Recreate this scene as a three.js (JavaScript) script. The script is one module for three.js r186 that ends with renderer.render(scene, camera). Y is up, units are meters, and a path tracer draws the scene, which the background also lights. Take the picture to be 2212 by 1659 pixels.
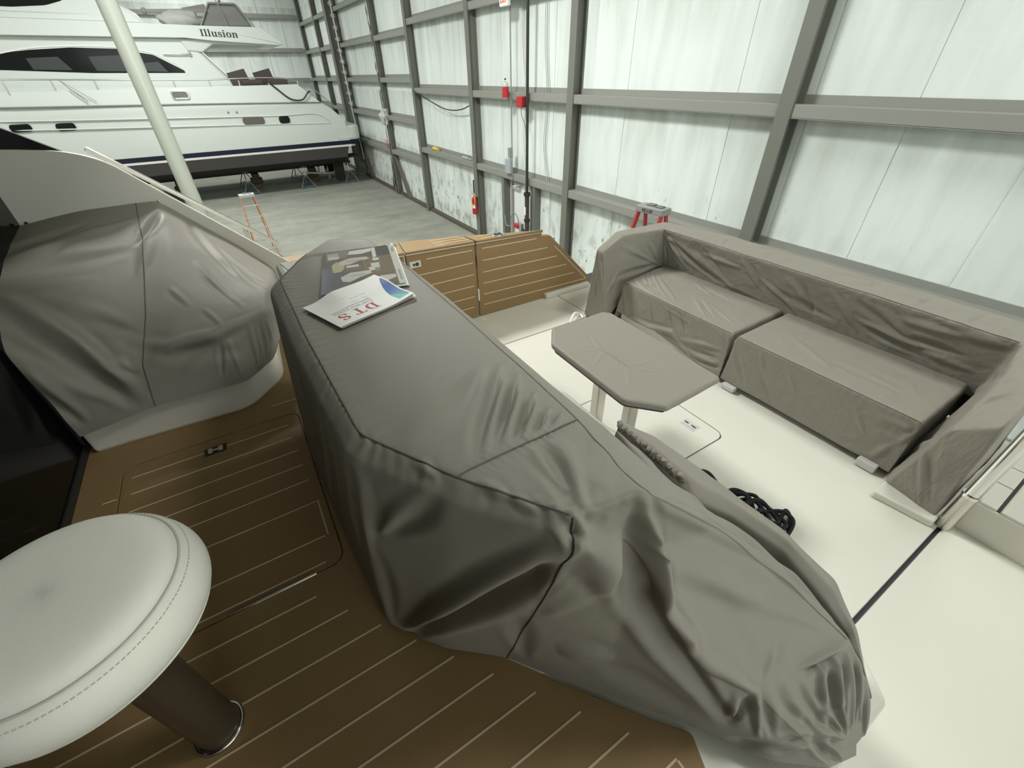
import * as THREE from 'three';
import { RoundedBoxGeometry } from 'three/addons/geometries/RoundedBoxGeometry.js';
import { mergeGeometries as mergeAll } from 'three/addons/utils/BufferGeometryUtils.js';
import { ImprovedNoise } from 'three/addons/math/ImprovedNoise.js';
import { FontLoader } from 'three/addons/loaders/FontLoader.js';
import { TextGeometry } from 'three/addons/geometries/TextGeometry.js';
import { RectAreaLightUniformsLib } from 'three/addons/lights/RectAreaLightUniformsLib.js';

// ---------------------------------------------------------------- camera, lights, exposure
const scene = new THREE.Scene();
scene.background = new THREE.Color(0.95, 1.0, 0.96);
scene.backgroundIntensity = 4.0;
const camera = new THREE.PerspectiveCamera(84.37, 4 / 3, 0.05, 200);
{
  const m = new THREE.Matrix4().makeBasis(
    new THREE.Vector3(0.84917, -0.01621, 0.52788), new THREE.Vector3(0.32458, 0.8045, -0.49742), new THREE.Vector3(-0.41661, 0.59373, 0.68842));
  camera.quaternion.setFromRotationMatrix(m);
  camera.position.set(0, 2.1, 0);
}
scene.add(camera);
const renderer = new THREE.WebGLRenderer({ antialias: true });
renderer.toneMapping = THREE.LinearToneMapping;
renderer.toneMappingExposure = 1.0;
renderer.shadowMap.enabled = true;
RectAreaLightUniformsLib.init();
// hangar high-bay lamps: x, z, intensity
const LAMPS = [[1.2, -31, 75], [-9, -29, 70], [-1, -19, 130], [-8, -18, 60], [0.6, -8, 178], [-9, -7, 40], [4.4, 0.4, 29]];
const LAMP_AT = ['above the stern of the white yacht', 'above the bow of the white yacht', 'above the orange stepladder', 'by the west wall level with the orange stepladder', 'over the side gate', 'by the west wall level with the side gate', 'over the covered sofa'];
const LAMP_Y = 7.0, LAMP_SIZE = 1.6, LAMP_COLOR = [0.985, 1.0, 0.965];

// ---------------------------------------------------------------- helpers
const mergeGeometries = (gs) => mergeAll(gs.map((g) => { const q = g.index ? g.toNonIndexed() : g; for (const k of Object.keys(q.attributes)) if (!['position', 'normal', 'uv'].includes(k)) q.deleteAttribute(k); return q; }));
const V = (x, y, z) => new THREE.Vector3(x, y, z);
let seed = 7;
const rnd = () => { seed = (seed * 1664525 + 1013904223) % 4294967296; return seed / 4294967296; };
const noise3 = new ImprovedNoise();
const N = (x, y, z) => noise3.noise(x + 31.7, y + 17.3, z + 5.9);
const taken = {};
function numbered(name) { const n = taken[name] = (taken[name] ?? -1) + 1; return n ? `${name}_${String(n).padStart(3, '0')}` : name; }
function put(o, parent) { o.castShadow = true; o.receiveShadow = true; (parent ?? scene).add(o); return o; }
function mesh(name, geo, mat, parent) { const m = new THREE.Mesh(geo, mat); m.name = parent ? name : numbered(name); return put(m, parent); }
function tag(o, label, category, group) { o.userData.label = label; o.userData.category = category; if (group) o.userData.group = group; return o; }
function struct(o) { o.userData.kind = 'structure'; return o; }
function group(name, x = 0, y = 0, z = 0, ry = 0) { const g = new THREE.Group(); g.name = numbered(name); g.position.set(x, y, z); g.rotation.y = ry; scene.add(g); return g; }
function thing(name, label, category, x, y, z, ry, grp) { return tag(group(name, x, y, z, ry), label, category, grp); }
function std(color, rough = 0.6, opt = {}) { const m = new THREE.MeshPhysicalMaterial({ roughness: rough, ...opt }); m.color.setRGB(...color); return m; }
function boxG(x0, x1, y0, y1, z0, z1, r = 0) {
  const w = Math.abs(x1 - x0), h = Math.abs(y1 - y0), d = Math.abs(z1 - z0);
  const g = r > 0 ? new RoundedBoxGeometry(w, h, d, 2, Math.min(r, w / 2.01, h / 2.01, d / 2.01)) : new THREE.BoxGeometry(w, h, d);
  return g.translate((x0 + x1) / 2, (y0 + y1) / 2, (z0 + z1) / 2);
}
function tubeG(pts, r, seg = 8, n = 0, closed = false, curved = true) {
  const p = pts.map((q) => (q.isVector3 ? q : V(...q)));
  let c;
  if (curved) c = new THREE.CatmullRomCurve3(p, closed, 'centripetal');
  else { c = new THREE.CurvePath(); for (let i = 1; i < p.length; i++) c.add(new THREE.LineCurve3(p[i - 1], p[i])); }
  return new THREE.TubeGeometry(c, n || p.length * 8, r, seg, closed);
}
function rodG(a, b, r0, r1 = r0, seg = 12) {   // tapered round bar from a to b
  const A = V(...a), B = V(...b), L = A.distanceTo(B);
  const g = new THREE.CylinderGeometry(r1, r0, L, seg);
  g.applyQuaternion(new THREE.Quaternion().setFromUnitVectors(V(0, 1, 0), B.clone().sub(A).divideScalar(L)));
  return g.translate((a[0] + b[0]) / 2, (a[1] + b[1]) / 2, (a[2] + b[2]) / 2);
}
function barG(a, b, w, d, side = [0, 0, 1], r = 0) {   // rectangular bar from a to b; side = direction of w
  const A = V(...a), B = V(...b), y = B.clone().sub(A), L = y.length(); y.normalize();
  const s = V(...side); s.addScaledVector(y, -s.dot(y)).normalize();
  const t = new THREE.Vector3().crossVectors(s, y);
  const g = r ? new RoundedBoxGeometry(w, L, d, 2, r) : new THREE.BoxGeometry(w, L, d);
  g.applyMatrix4(new THREE.Matrix4().makeBasis(s, y, t));
  return g.translate((a[0] + b[0]) / 2, (a[1] + b[1]) / 2, (a[2] + b[2]) / 2);
}
function shapeOf(pts) { const s = new THREE.Shape(); pts.forEach(([x, y], i) => (i ? s.lineTo(x, y) : s.moveTo(x, y))); s.closePath(); return s; }
function roundShape(pts, r) {   // polygon with rounded corners
  const s = new THREE.Shape(), n = pts.length;
  for (let i = 0; i < n; i++) {
    const p = new THREE.Vector2(...pts[i]), a = new THREE.Vector2(...pts[(i + n - 1) % n]).sub(p), b = new THREE.Vector2(...pts[(i + 1) % n]).sub(p);
    const rr = Math.min(Array.isArray(r) ? r[i] : r, a.length() * 0.49, b.length() * 0.49);
    a.setLength(rr).add(p); b.setLength(rr).add(p);
    if (i) s.lineTo(a.x, a.y); else s.moveTo(a.x, a.y);
    s.quadraticCurveTo(p.x, p.y, b.x, b.y);
  }
  s.closePath(); return s;
}
// extrude a shape drawn in (x, y) along z from z0 to z1
function extXY(shape, z0, z1, bevel = 0, curve = 8) {
  const g = new THREE.ExtrudeGeometry(shape, { depth: z1 - z0 - 2 * bevel, bevelEnabled: bevel > 0, bevelSize: bevel, bevelOffset: -bevel, bevelThickness: bevel, bevelSegments: 2, curveSegments: curve });
  return g.translate(0, 0, z0 + bevel);
}
// extrude a plan drawn in (x, z) upwards from y0 to y1
function extXZ(shape, y0, y1, bevel = 0, curve = 8) {
  const g = new THREE.ExtrudeGeometry(shape, { depth: y1 - y0 - 2 * bevel, bevelEnabled: bevel > 0, bevelSize: bevel, bevelOffset: -bevel, bevelThickness: bevel, bevelSegments: 2, curveSegments: curve });
  return g.applyMatrix4(new THREE.Matrix4().makeBasis(V(1, 0, 0), V(0, 0, 1), V(0, -1, 0))).translate(0, y1 - bevel, 0);
}
function planarUV(g, ax, ay, s) { const p = g.attributes.position, uv = new Float32Array(p.count * 2); for (let i = 0; i < p.count; i++) { uv[2 * i] = p.getComponent(i, ax) * s; uv[2 * i + 1] = p.getComponent(i, ay) * s; } g.setAttribute('uv', new THREE.BufferAttribute(uv, 2)); return g; }

//#SHEET  cloth: a grid through a net of control points, smoothed, then folded along lines
function sheet(net, cell, opt = {}) {
  const R = net.length, K = net[0].length;
  const P = net.map((r) => r.map((q) => V(...q)));
  const cu = [], cv = [];
  for (let j = 0; j + 1 < K; j++) { let L = 0; for (let i = 0; i < R; i++) L = Math.max(L, P[i][j].distanceTo(P[i][j + 1])); cu.push(Math.max(1, Math.ceil(L / cell))); }
  for (let i = 0; i + 1 < R; i++) { let L = 0; for (let j = 0; j < K; j++) L = Math.max(L, P[i][j].distanceTo(P[i + 1][j])); cv.push(Math.max(1, Math.ceil(L / cell))); }
  const U0 = [0], V0 = [0]; cu.forEach((c) => U0.push(U0[U0.length - 1] + c)); cv.forEach((c) => V0.push(V0[V0.length - 1] + c));
  const nu = U0[K - 1] + 1, nv = V0[R - 1] + 1;
  const g = [];
  for (let i = 0; i + 1 < R || i === 0; i++) {
    const c = cv[i];
    for (let a = 0; a < c + (i === R - 2 ? 1 : 0); a++) {
      const t = a / c, row = [];
      for (let j = 0; j + 1 < K; j++) for (let b = 0; b < cu[j] + (j === K - 2 ? 1 : 0); b++) {
        const s = b / cu[j];
        row.push(P[i][j].clone().multiplyScalar((1 - t) * (1 - s)).addScaledVector(P[i][j + 1], (1 - t) * s).addScaledVector(P[i + 1][j], t * (1 - s)).addScaledVector(P[i + 1][j + 1], t * s));
      }
      g.push(row);
    }
    if (i === R - 2) break;
  }
  const it = opt.smooth ?? 3;
  for (let k = 0; k < it; k++) {
    const h = g.map((r) => r.map((p) => p.clone()));
    for (let i = 0; i < nv; i++) for (let j = 0; j < nu; j++) {
      const ei = i === 0 || i === nv - 1, ej = j === 0 || j === nu - 1;
      if (ei && ej) continue;
      const q = g[i][j];
      if (ei || ej) { const a = ei ? h[i][j - 1] : h[i - 1][j], b = ei ? h[i][j + 1] : h[i + 1][j]; q.lerp(a.clone().add(b).multiplyScalar(0.5), 0.6); } else q.lerp(h[i - 1][j].clone().add(h[i + 1][j]).add(h[i][j - 1]).add(h[i][j + 1]).multiplyScalar(0.25), 0.8);
    }
  }
  const normals = () => g.map((r, i) => r.map((p, j) => {
    const a = g[Math.min(i + 1, nv - 1)][j].clone().sub(g[Math.max(i - 1, 0)][j]), b = r[Math.min(j + 1, nu - 1)].clone().sub(r[Math.max(j - 1, 0)]);
    const n = b.cross(a); return n.lengthSq() > 1e-16 ? n.normalize() : V(0, 1, 0);
  }));
  const sgn = opt.flip ? -1 : 1;
  const apply = (f) => { const n = normals(); for (let i = 0; i < nv; i++) for (let j = 0; j < nu; j++) n[i][j].multiplyScalar(sgn * f(g[i][j], i, j, n[i][j])); for (let i = 0; i < nv; i++) for (let j = 0; j < nu; j++) g[i][j].add(n[i][j]); };
  if (opt.before) apply(opt.before);
  // a fold: [width, height, x, y, z, x, y, z, ...] along a polyline
  const F = (opt.folds ?? []).map((q) => {
    const p = []; for (let k = 2; k + 2 < q.length; k += 3) p.push(V(q[k], q[k + 1], q[k + 2]));
    const seg = []; let L = 0; for (let k = 0; k + 1 < p.length; k++) { const d = p[k + 1].clone().sub(p[k]), l = Math.max(1e-4, d.length()); seg.push({ a: p[k], d, l2: l * l, l, at: L }); L += l; }
    return { w: q[0], h: q[1], seg, L, box: new THREE.Box3().setFromPoints(p).expandByScalar(q[0] * 3.3) };
  });
  const tmp = V(0, 0, 0);
  apply((p, i, j) => {
    let s = 0;
    for (const f of F) {
      if (!f.box.containsPoint(p)) continue;
      let best = 1e9, t = 0;
      for (const g1 of f.seg) { tmp.copy(p).sub(g1.a); const u = Math.min(1, Math.max(0, tmp.dot(g1.d) / g1.l2)); tmp.addScaledVector(g1.d, -u); const dd = tmp.length(); if (dd < best) { best = dd; t = (g1.at + u * g1.l) / f.L; } }
      const w = f.w * (0.55 + 0.45 * Math.sin(Math.PI * Math.min(1, 0.15 + t))), d = best / w;
      if (d > 3.2) continue;
      s += f.h * Math.pow(Math.sin(Math.PI * (0.02 + 0.96 * t)), 0.7) * (Math.exp(-d * d) - 0.3 * Math.exp(-(d - 1.7) * (d - 1.7) * 1.6));
    }
    for (const k of opt.puckers ?? []) {   // gathers along a seam: k.u or k.v = control line
      const along = k.u !== undefined, at = along ? U0[k.u] : V0[k.v], q = along ? g[i][at] : g[at][j];
      const c = along ? i : j; if (k.from !== undefined && (c < (along ? V0 : U0)[k.from] || c > (along ? V0 : U0)[k.to])) continue;
      const d = q.distanceTo(p); if (d > k.reach * 4) continue;
      const sl = c * cell;
      s += k.h * Math.sin(6.283 * (sl / k.lam + 1.1 * N(sl * 7, d * 6, k.h * 900))) * (0.6 + N(sl * 11, 3, d * 4)) * Math.exp(-d / k.reach) * Math.min(1, d / 0.006);
    }
    if (opt.rough) { const [h, sc] = opt.rough; s += h * (N(p.x * sc, p.y * sc, p.z * sc) + 0.5 * N(p.x * sc * 2.3, p.y * sc * 2.3, p.z * sc * 2.3 + 9)); }
    if (opt.crease) { const [h, sc] = opt.crease; s += h * (0.5 - Math.abs(N(p.x * sc, p.y * sc * 0.8, p.z * sc * 0.6 + 3)) * 2.2); }
    return s;
  });
  const pos = new Float32Array(nu * nv * 3), uv = new Float32Array(nu * nv * 2), idx = [];
  for (let i = 0; i < nv; i++) for (let j = 0; j < nu; j++) { const k = i * nu + j; g[i][j].toArray(pos, 3 * k); uv[2 * k] = j * cell; uv[2 * k + 1] = i * cell; }
  for (let i = 0; i + 1 < nv; i++) for (let j = 0; j + 1 < nu; j++) { const k = i * nu + j; if (opt.flip) idx.push(k, k + nu, k + 1, k + 1, k + nu, k + nu + 1); else idx.push(k, k + 1, k + nu, k + 1, k + nu + 1, k + nu); }
  const geo = new THREE.BufferGeometry();
  geo.setAttribute('position', new THREE.BufferAttribute(pos, 3)); geo.setAttribute('uv', new THREE.BufferAttribute(uv, 2)); geo.setIndex(idx); geo.computeVertexNormals();
  const line = (k, isU, from = 0, to = (isU ? R : K) - 1) => { const out = []; const a = (isU ? V0 : U0)[from], b = (isU ? V0 : U0)[to]; for (let c = a; c <= b; c += 2) out.push((isU ? g[c][U0[k]] : g[V0[k]][c]).clone()); return out; };
  return { geo, g, line };
}
//#END
// stitched seam: a thin cord lying on a control line of a sheet
function seamG(pts, r = 0.003, lift = 0.0005) { const p = pts.map((q) => q.clone().setY(q.y + lift)); return new THREE.TubeGeometry(new THREE.CatmullRomCurve3(p), p.length * 2, r, 5, false); }

// ---------------------------------------------------------------- textures
function dataTex(n, m, f, srgb) {
  const d = new Uint8Array(n * m * 4);
  for (let y = 0; y < m; y++) for (let x = 0; x < n; x++) { const c = f(x / n, y / m, x, y), k = 4 * (y * n + x); d[k] = c[0] * 255; d[k + 1] = c[1] * 255; d[k + 2] = c[2] * 255; d[k + 3] = 255; }
  const t = new THREE.DataTexture(d, n, m); t.magFilter = THREE.LinearFilter; t.minFilter = THREE.LinearMipmapLinearFilter; t.generateMipmaps = true;
  t.wrapS = t.wrapT = THREE.RepeatWrapping; if (srgb) t.colorSpace = THREE.SRGBColorSpace; t.needsUpdate = true; return t;
}
const cl = (v, a = 0, b = 1) => Math.min(b, Math.max(a, v));
const fbm = (x, y, z, o = 4) => { let s = 0, a = 0.5, f = 1; for (let i = 0; i < o; i++) { s += a * N(x * f, y * f, z + i * 7.7); a *= 0.5; f *= 2.05; } return s; };
// wall sheeting: white paint with grey-green mildew streaks, specks and darker marks low down (v = height over 11 m, u = 8 m)
const wallTex = dataTex(1024, 1408, (u, v) => {
  const y = v * 11 - 2.5, x = u * 8;
  let d = 0.06 * cl(fbm(x * 1.1, y * 0.22, 1) * 1.6 + 0.35) + 0.04 * cl(fbm(x * 5, y * 0.5, 4) * 2 + 0.2);
  for (const gy of [-0.35, 1.55, 3.4, 5.3]) { const k = gy - y; if (k > 0 && k < 1.1) d += 0.12 * (1 - k / 1.1) * cl(0.55 + 1.5 * fbm(x * 3, y * 0.6, gy)); }
  const low = cl((0.6 - y) / 2.6);
  const sp = fbm(x * 9, y * 4.5, 12, 3); d += low * 0.6 * cl((sp - 0.345 + 0.05 * low) * 8);
  const ex = fbm(x * 4, y * 2.3, 22, 4); d += low * 0.24 * cl((ex + 0.02) * 2.2);
  d = cl(d, 0, 0.85);
  return [0.955 - d * 0.96, 0.985 - d * 0.97, 0.975 - d * 1.08];
}, true);
// concrete slab: grey trowel clouds, tyre smears and round damp patches
const blots = Array.from({ length: 34 }, () => [rnd(), rnd(), 0.006 + 0.016 * rnd(), 0.2 + 0.5 * rnd()]);
const floorTex = dataTex(1024, 1024, (u, v) => {
  let d = 0.5 + 0.42 * fbm(u * 14, v * 30, 2, 5) + 0.25 * fbm(u * 60, v * 60, 3, 3);
  for (const [bx, by, r, a] of blots) { const q = Math.hypot(u - bx, (v - by) * 1.0) / r; if (q < 1.4) d -= 0.24 * a * cl(1.3 - q); }
  d = cl(d); return [0.50 + 0.22 * d, 0.51 + 0.22 * d, 0.48 + 0.21 * d];
}, true);
// fine crinkle of coated canvas
const crinkleTex = dataTex(512, 512, (u, v, X, Y) => {
  const w = (a, b) => { const P = 8; const s = (p, q, z) => N(p, q, z); const x = u * P * a, y = v * P * b; const bl = (f) => f(x, y) * (1 - u) * (1 - v) + f(x - P * a, y) * u * (1 - v) + f(x, y - P * b) * (1 - u) * v + f(x - P * a, y - P * b) * u * v; return bl((p, q) => 1 - Math.abs(s(p, q, a * 3)) * 2); };
  const c = 0.45 * w(0.5, 0.5) + 0.3 * w(1, 1) + 0.15 * w(2, 2);
  const weave = 0.06 * ((X % 2) ^ (Y % 2)); const t = cl(0.1 + c * 0.85 + weave); return [t, t, t];
});
crinkleTex.repeat.set(1.4, 1.4);
const grainTex = dataTex(256, 256, (u, v, X, Y) => { const t = 0.5 + 0.5 * Math.sin(X * 12.9898 + Y * 78.233 + 43.1 * Math.sin(X * 3.1 + Y * 1.7)); return [t, t, t]; });
grainTex.repeat.set(6, 6);

// ---------------------------------------------------------------- materials
const M = {
  canvas: std([0.242, 0.224, 0.190], 0.62, { bumpMap: crinkleTex, bumpScale: 0.007, side: THREE.DoubleSide, sheen: 0.25, sheenRoughness: 0.5 }),
  canvasTight: std([0.242, 0.224, 0.190], 0.6, { bumpMap: crinkleTex, bumpScale: 0.0012, side: THREE.DoubleSide, sheen: 0.25, sheenRoughness: 0.5 }),
  seam: std([0.12, 0.112, 0.095], 0.8),
  gel: std([0.65, 0.63, 0.56], 0.42, { clearcoat: 0.15, clearcoatRoughness: 0.3 }),
  gelDull: std([0.63, 0.615, 0.545], 0.6),
  cleat: std([0.55, 0.55, 0.53], 0.5),
  joint: std([0.04, 0.04, 0.045], 0.7),
  jointPale: std([0.30, 0.29, 0.26], 0.7),
  mat: std([0.268, 0.172, 0.074], 0.62, { bumpMap: grainTex, bumpScale: 0.0004 }),
  matLine: std([0.66, 0.55, 0.38], 0.6),
  matGap: std([0.06, 0.035, 0.015], 0.8),
  blackGlass: std([0.005, 0.005, 0.005], 0.12, { specularIntensity: 0.3 }),
  vinyl: std([0.85, 0.855, 0.77], 0.48, { bumpMap: grainTex, bumpScale: 0.0003 }),
  chrome: std([0.75, 0.75, 0.74], 0.12, { metalness: 1 }),
  brushed: std([0.62, 0.60, 0.56], 0.32, { metalness: 1 }),
  poleBrown: std([0.10, 0.075, 0.05], 0.3, { metalness: 0.5 }),
  steel: std([0.165, 0.172, 0.145], 0.6),
  girt: std([0.26, 0.265, 0.235], 0.62),
  dark: std([0.02, 0.02, 0.02], 0.5),
  wall: std([0.86, 0.86, 0.86], 0.75, { map: wallTex }),
  wallBack: std([0.7, 0.7, 0.66], 0.9),
  concrete: std([0.86, 0.86, 0.83], 0.75, { map: floorTex }),
  ceiling: std([0.7, 0.7, 0.68], 0.9),
  yachtWhite: std([0.63, 0.67, 0.64], 0.3, { clearcoat: 0.3, clearcoatRoughness: 0.2 }),
  yachtShade: std([0.60, 0.63, 0.60], 0.4),
  navy: std([0.008, 0.009, 0.03], 0.2),
  antifoul: std([0.055, 0.05, 0.047], 0.8),
  antifoulShaded: std([0.02, 0.018, 0.017], 0.85),  // same bottom paint, with the shade below the chine put into its colour
  tint: std([0.010, 0.012, 0.012], 0.12, { specularIntensity: 0.35 }),
  red: std([0.45, 0.02, 0.02], 0.4),
  redLadder: std([0.42, 0.035, 0.03], 0.5),
  orange: std([0.50, 0.22, 0.12], 0.6),
  alu: std([0.55, 0.55, 0.53], 0.45, { metalness: 0.6 }),
  greyPlastic: std([0.27, 0.275, 0.27], 0.6),
  blueSteel: std([0.10, 0.16, 0.21], 0.5),
  yellow: std([0.75, 0.52, 0.05], 0.5),
  white: std([0.82, 0.82, 0.80], 0.5),
  rope: std([0.006, 0.007, 0.011], 0.85),
  wood: std([0.10, 0.07, 0.045], 0.8),
  film: std([0.75, 0.77, 0.76], 0.25, { transmission: 0.45, thickness: 0, side: THREE.DoubleSide }),
  smoke: std([0.33, 0.33, 0.32], 0.15, { transmission: 0.5, thickness: 0, side: THREE.DoubleSide }),
  polePaint: std([0.42, 0.45, 0.39], 0.28, { clearcoat: 0.4, clearcoatRoughness: 0.15 }),
  doorPaint: std([0.72, 0.75, 0.72], 0.5),
  brownCover: std([0.075, 0.06, 0.055], 0.8),
  greyCover: std([0.42, 0.42, 0.40], 0.7),
};
const font = await new FontLoader().loadAsync('fonts/droid/droid_serif_bold.typeface.json');
const sans = await new FontLoader().loadAsync('fonts/droid/droid_sans_bold.typeface.json');

// ================================================================ the hangar
const FY = -2.45, WX = 6.9, EZ = -35.2, LX = -16, NZ = 9, CY = 8.6;
{
  struct(mesh('floor', planarUV(boxG(LX - 0.3, WX + 0.3, FY - 0.3, FY, EZ - 0.3, NZ + 0.3), 0, 2, 1 / 24), M.concrete));
  struct(mesh('ceiling', boxG(LX - 0.3, WX + 0.3, CY, CY + 0.25, EZ - 0.3, NZ + 0.3), M.ceiling));
  struct(mesh('wall_west', boxG(LX - 0.25, LX, FY, CY, EZ - 0.2, NZ + 0.2), M.wallBack));
  struct(mesh('wall_south', mergeGeometries([boxG(LX - 0.25, -7, FY, CY, NZ, NZ + 0.25), boxG(6.5, WX + 0.3, FY, CY, NZ, NZ + 0.25), boxG(-7, 6.5, 4.6, CY, NZ, NZ + 0.25)]), M.wallBack));   // open hangar door in the middle
  struct(mesh('ground', boxG(-30, 30, FY - 0.3, FY, NZ + 0.3, 60), M.wallBack));
  const wr = struct(mesh('wall_east', boxG(WX + 0.045, WX + 0.3, FY, CY, EZ - 0.3, NZ + 0.3), M.wallBack));
  const wn = struct(mesh('wall_north', boxG(LX - 0.3, WX + 0.3, FY, CY, EZ - 0.3, EZ - 0.045), M.wallBack));
  const PW = 1.145;   // sheet width; every other sheet laps over its neighbour
  for (let k = 0, z = NZ; z > EZ; k++, z -= PW) {
    const off = k % 2 ? 0.008 : 0, z0 = Math.max(z - PW + 0.002, EZ);
    const g = boxG(WX + off, WX + 0.04 + off, FY + 0.02, CY, z0, z - 0.001);
    const p = planarUV(g, 2, 1, 1); const uv = p.attributes.uv; for (let i = 0; i < uv.count; i++) uv.setXY(i, uv.getX(i) / 8, (uv.getY(i) + 2.5) / 11);
    mesh('wall_sheet', p, M.wall, wr);
  }
  for (let k = 0, x = WX; x > LX; k++, x -= PW) {
    const off = k % 2 ? 0.008 : 0, x0 = Math.max(x - PW + 0.006, LX);
    const g = planarUV(boxG(x0, x - 0.004, FY + 0.02, CY, EZ - 0.04 - off, EZ - off), 0, 1, 1); const uv = g.attributes.uv; for (let i = 0; i < uv.count; i++) uv.setXY(i, uv.getX(i) / 8 + 0.37, (uv.getY(i) + 2.5) / 11);
    mesh('wall_sheet', g, M.wall, wn);
    mesh('sheet_rib', boxG(x - 0.03, x + 0.02, FY + 0.02, CY, EZ - 0.002, EZ + 0.022, 0.008), M.wallBack, wn);
  }
  struct(mesh('baseboard_east', boxG(WX - 0.17, WX, FY, FY + 0.09, EZ, NZ), std([0.10, 0.085, 0.065], 0.9)));
}
// steel columns: front flange towards the room, web behind it, back flange on the wall
function columnG(z, w = 0.2, d = 0.25, y1 = CY) {
  return mergeGeometries([
    boxG(WX - d, WX - d + 0.018, FY, y1, z - w / 2, z + w / 2), boxG(WX - 0.02, WX - 0.002, FY, y1, z - w / 2, z + w / 2), boxG(WX - d + 0.018, WX - 0.02, FY, y1, z - 0.008, z + 0.008),
    boxG(WX - d - 0.03, WX + 0.0 - 0.002, FY, FY + 0.02, z - w / 2 - 0.04, z + w / 2 + 0.04)]);
}
const COLZ = [5.4, 0.8, -3.81, -8.43, -12.95, -17.38];
for (const z of COLZ) struct(mesh('steel_column', columnG(z), M.steel));
struct(mesh('steel_column', columnG(-26.6, 0.42, 0.55), M.steel));
struct(mesh('steel_column', columnG(-21.0, 0.22, 0.22), M.steel));
struct(mesh('steel_column', columnG(-30.6, 0.26, 0.25), M.steel));
struct(mesh('steel_column', columnG(-34.6, 0.3, 0.22), M.steel));
// girts: Z sections between the columns, lip down at the front
function girtG(z0, z1, y) {
  return mergeGeometries([boxG(WX - 0.21, WX - 0.002, y - 0.012, y, z0, z1), boxG(WX - 0.225, WX - 0.205, y - 0.16, y, z0, z1, 0.008), boxG(WX - 0.225, WX - 0.15, y - 0.16, y - 0.148, z0, z1), boxG(WX - 0.016, WX - 0.002, y, y + 0.1, z0, z1)]);
}
function girtRow(zs, ys, gap = 0.012) {
  for (let k = 0; k + 1 < zs.length; k++) for (const y of ys) struct(mesh('wall_girt_beam', girtG(zs[k + 1] + gap, zs[k] - gap, y), M.girt));
}
girtRow(COLZ, [-0.15, 1.69, 3.54, 5.4]);
girtRow([-17.38, -21.0, -26.6], [4.6, 3.3, 1.98, 0.69, -0.6, 5.9]);
girtRow([-26.6, -30.6, -34.6], [4.6, 3.3, 1.98, 0.69, -0.6, 5.9]);
for (const y of [0.75, 1.98, 3.45, 5.0, 6.6, -0.6]) struct(mesh('wall_girt_beam', mergeGeometries([boxG(LX, WX - 0.25, y - 0.012, y, EZ + 0.002, EZ + 0.22), boxG(LX, WX - 0.25, y - 0.2, y, EZ + 0.21, EZ + 0.23)]), M.girt));
// kicker braces at the foot of two posts
for (const [z, s] of [[-21.0, 1], [-21.0, -1], [-26.6, 1]]) struct(mesh('brace_beam', barG([WX - 0.12, -0.85, z + s * 0.1], [WX - 0.12, FY + 0.02, z + s * (s > 0 ? 1.35 : 0.75)], 0.14, 0.09, [1, 0, 0]), std([0.13, 0.11, 0.085], 0.7)));

// door in the long wall
{
  const d = group('door_1', 0, 0, 0); struct(d);
  mesh('door_leaf', boxG(WX - 0.05, WX - 0.012, FY + 0.02, -0.38, -11.0, -10.12, 0.006), M.doorPaint, d);
  mesh('door_frame', mergeGeometries([boxG(WX - 0.1, WX - 0.004, FY, -0.3, -11.08, -11.005), boxG(WX - 0.1, WX - 0.004, FY, -0.3, -10.115, -10.04), boxG(WX - 0.1, WX - 0.004, -0.375, -0.3, -11.005, -10.115)]), M.greyPlastic, d);
  mesh('jamb_post', mergeGeometries([boxG(WX - 0.2, WX - 0.002, FY, -0.3, -11.42, -11.3), boxG(WX - 0.2, WX - 0.002, FY, -0.3, -9.86, -9.74)]), M.steel, d);
  mesh('door_closer', mergeGeometries([boxG(WX - 0.13, WX - 0.055, -0.56, -0.48, -10.95, -10.62, 0.01), barG([WX - 0.12, -0.48, -10.9], [WX - 0.08, -0.42, -10.55], 0.025, 0.012), barG([WX - 0.08, -0.42, -10.55], [WX - 0.08, -0.41, -10.9], 0.025, 0.012)]), M.alu, d);
  mesh('door_handle', mergeGeometries([boxG(WX - 0.075, WX - 0.05, -1.5, -1.3, -10.24, -10.19, 0.01), rodG([WX - 0.1, -1.42, -10.22], [WX - 0.1, -1.42, -10.36], 0.012)]), M.alu, d);
}
// fire extinguisher on the third column face
{
  const t = thing('fire_extinguisher', 'red fire extinguisher with yellow label hung on the steel column beside the door', 'fire extinguisher', WX - 0.36, -1.62, -12.9);
  const pts = [[0, 0], [0.075, 0], [0.085, 0.02], [0.085, 0.43], [0.07, 0.5], [0.03, 0.535], [0.025, 0.56], [0, 0.56]].map(([x, y]) => new THREE.Vector2(x, y));
  mesh('cylinder_body', new THREE.LatheGeometry(pts, 24), M.red, t);
  mesh('valve_handle', mergeGeometries([new THREE.CylinderGeometry(0.022, 0.022, 0.06, 12).translate(0, 0.58, 0), boxG(-0.1, 0.02, 0.6, 0.615, -0.014, 0.014), barG([-0.09, 0.66, 0], [0.02, 0.62, 0], 0.025, 0.01)]), M.alu, t);
  mesh('hose', tubeG([[0.0, 0.58, 0.03], [-0.02, 0.6, 0.09], [-0.04, 0.48, 0.115], [-0.05, 0.3, 0.1]], 0.013), M.yellow, t);
  const lb = new THREE.CylinderGeometry(0.0865, 0.0865, 0.15, 20, 1, true, Math.PI * 1.15, 1.5).translate(0, 0.25, 0);
  mesh('yellow_label', lb, M.yellow, t); mesh('white_label', new THREE.CylinderGeometry(0.0865, 0.0865, 0.1, 16, 1, true, Math.PI * 1.63, 0.9).translate(0, 0.24, 0), M.white, t);
  mesh('wall_bracket', boxG(0.08, 0.11, 0.2, 0.5, -0.04, 0.04), M.dark, t);
}
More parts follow.
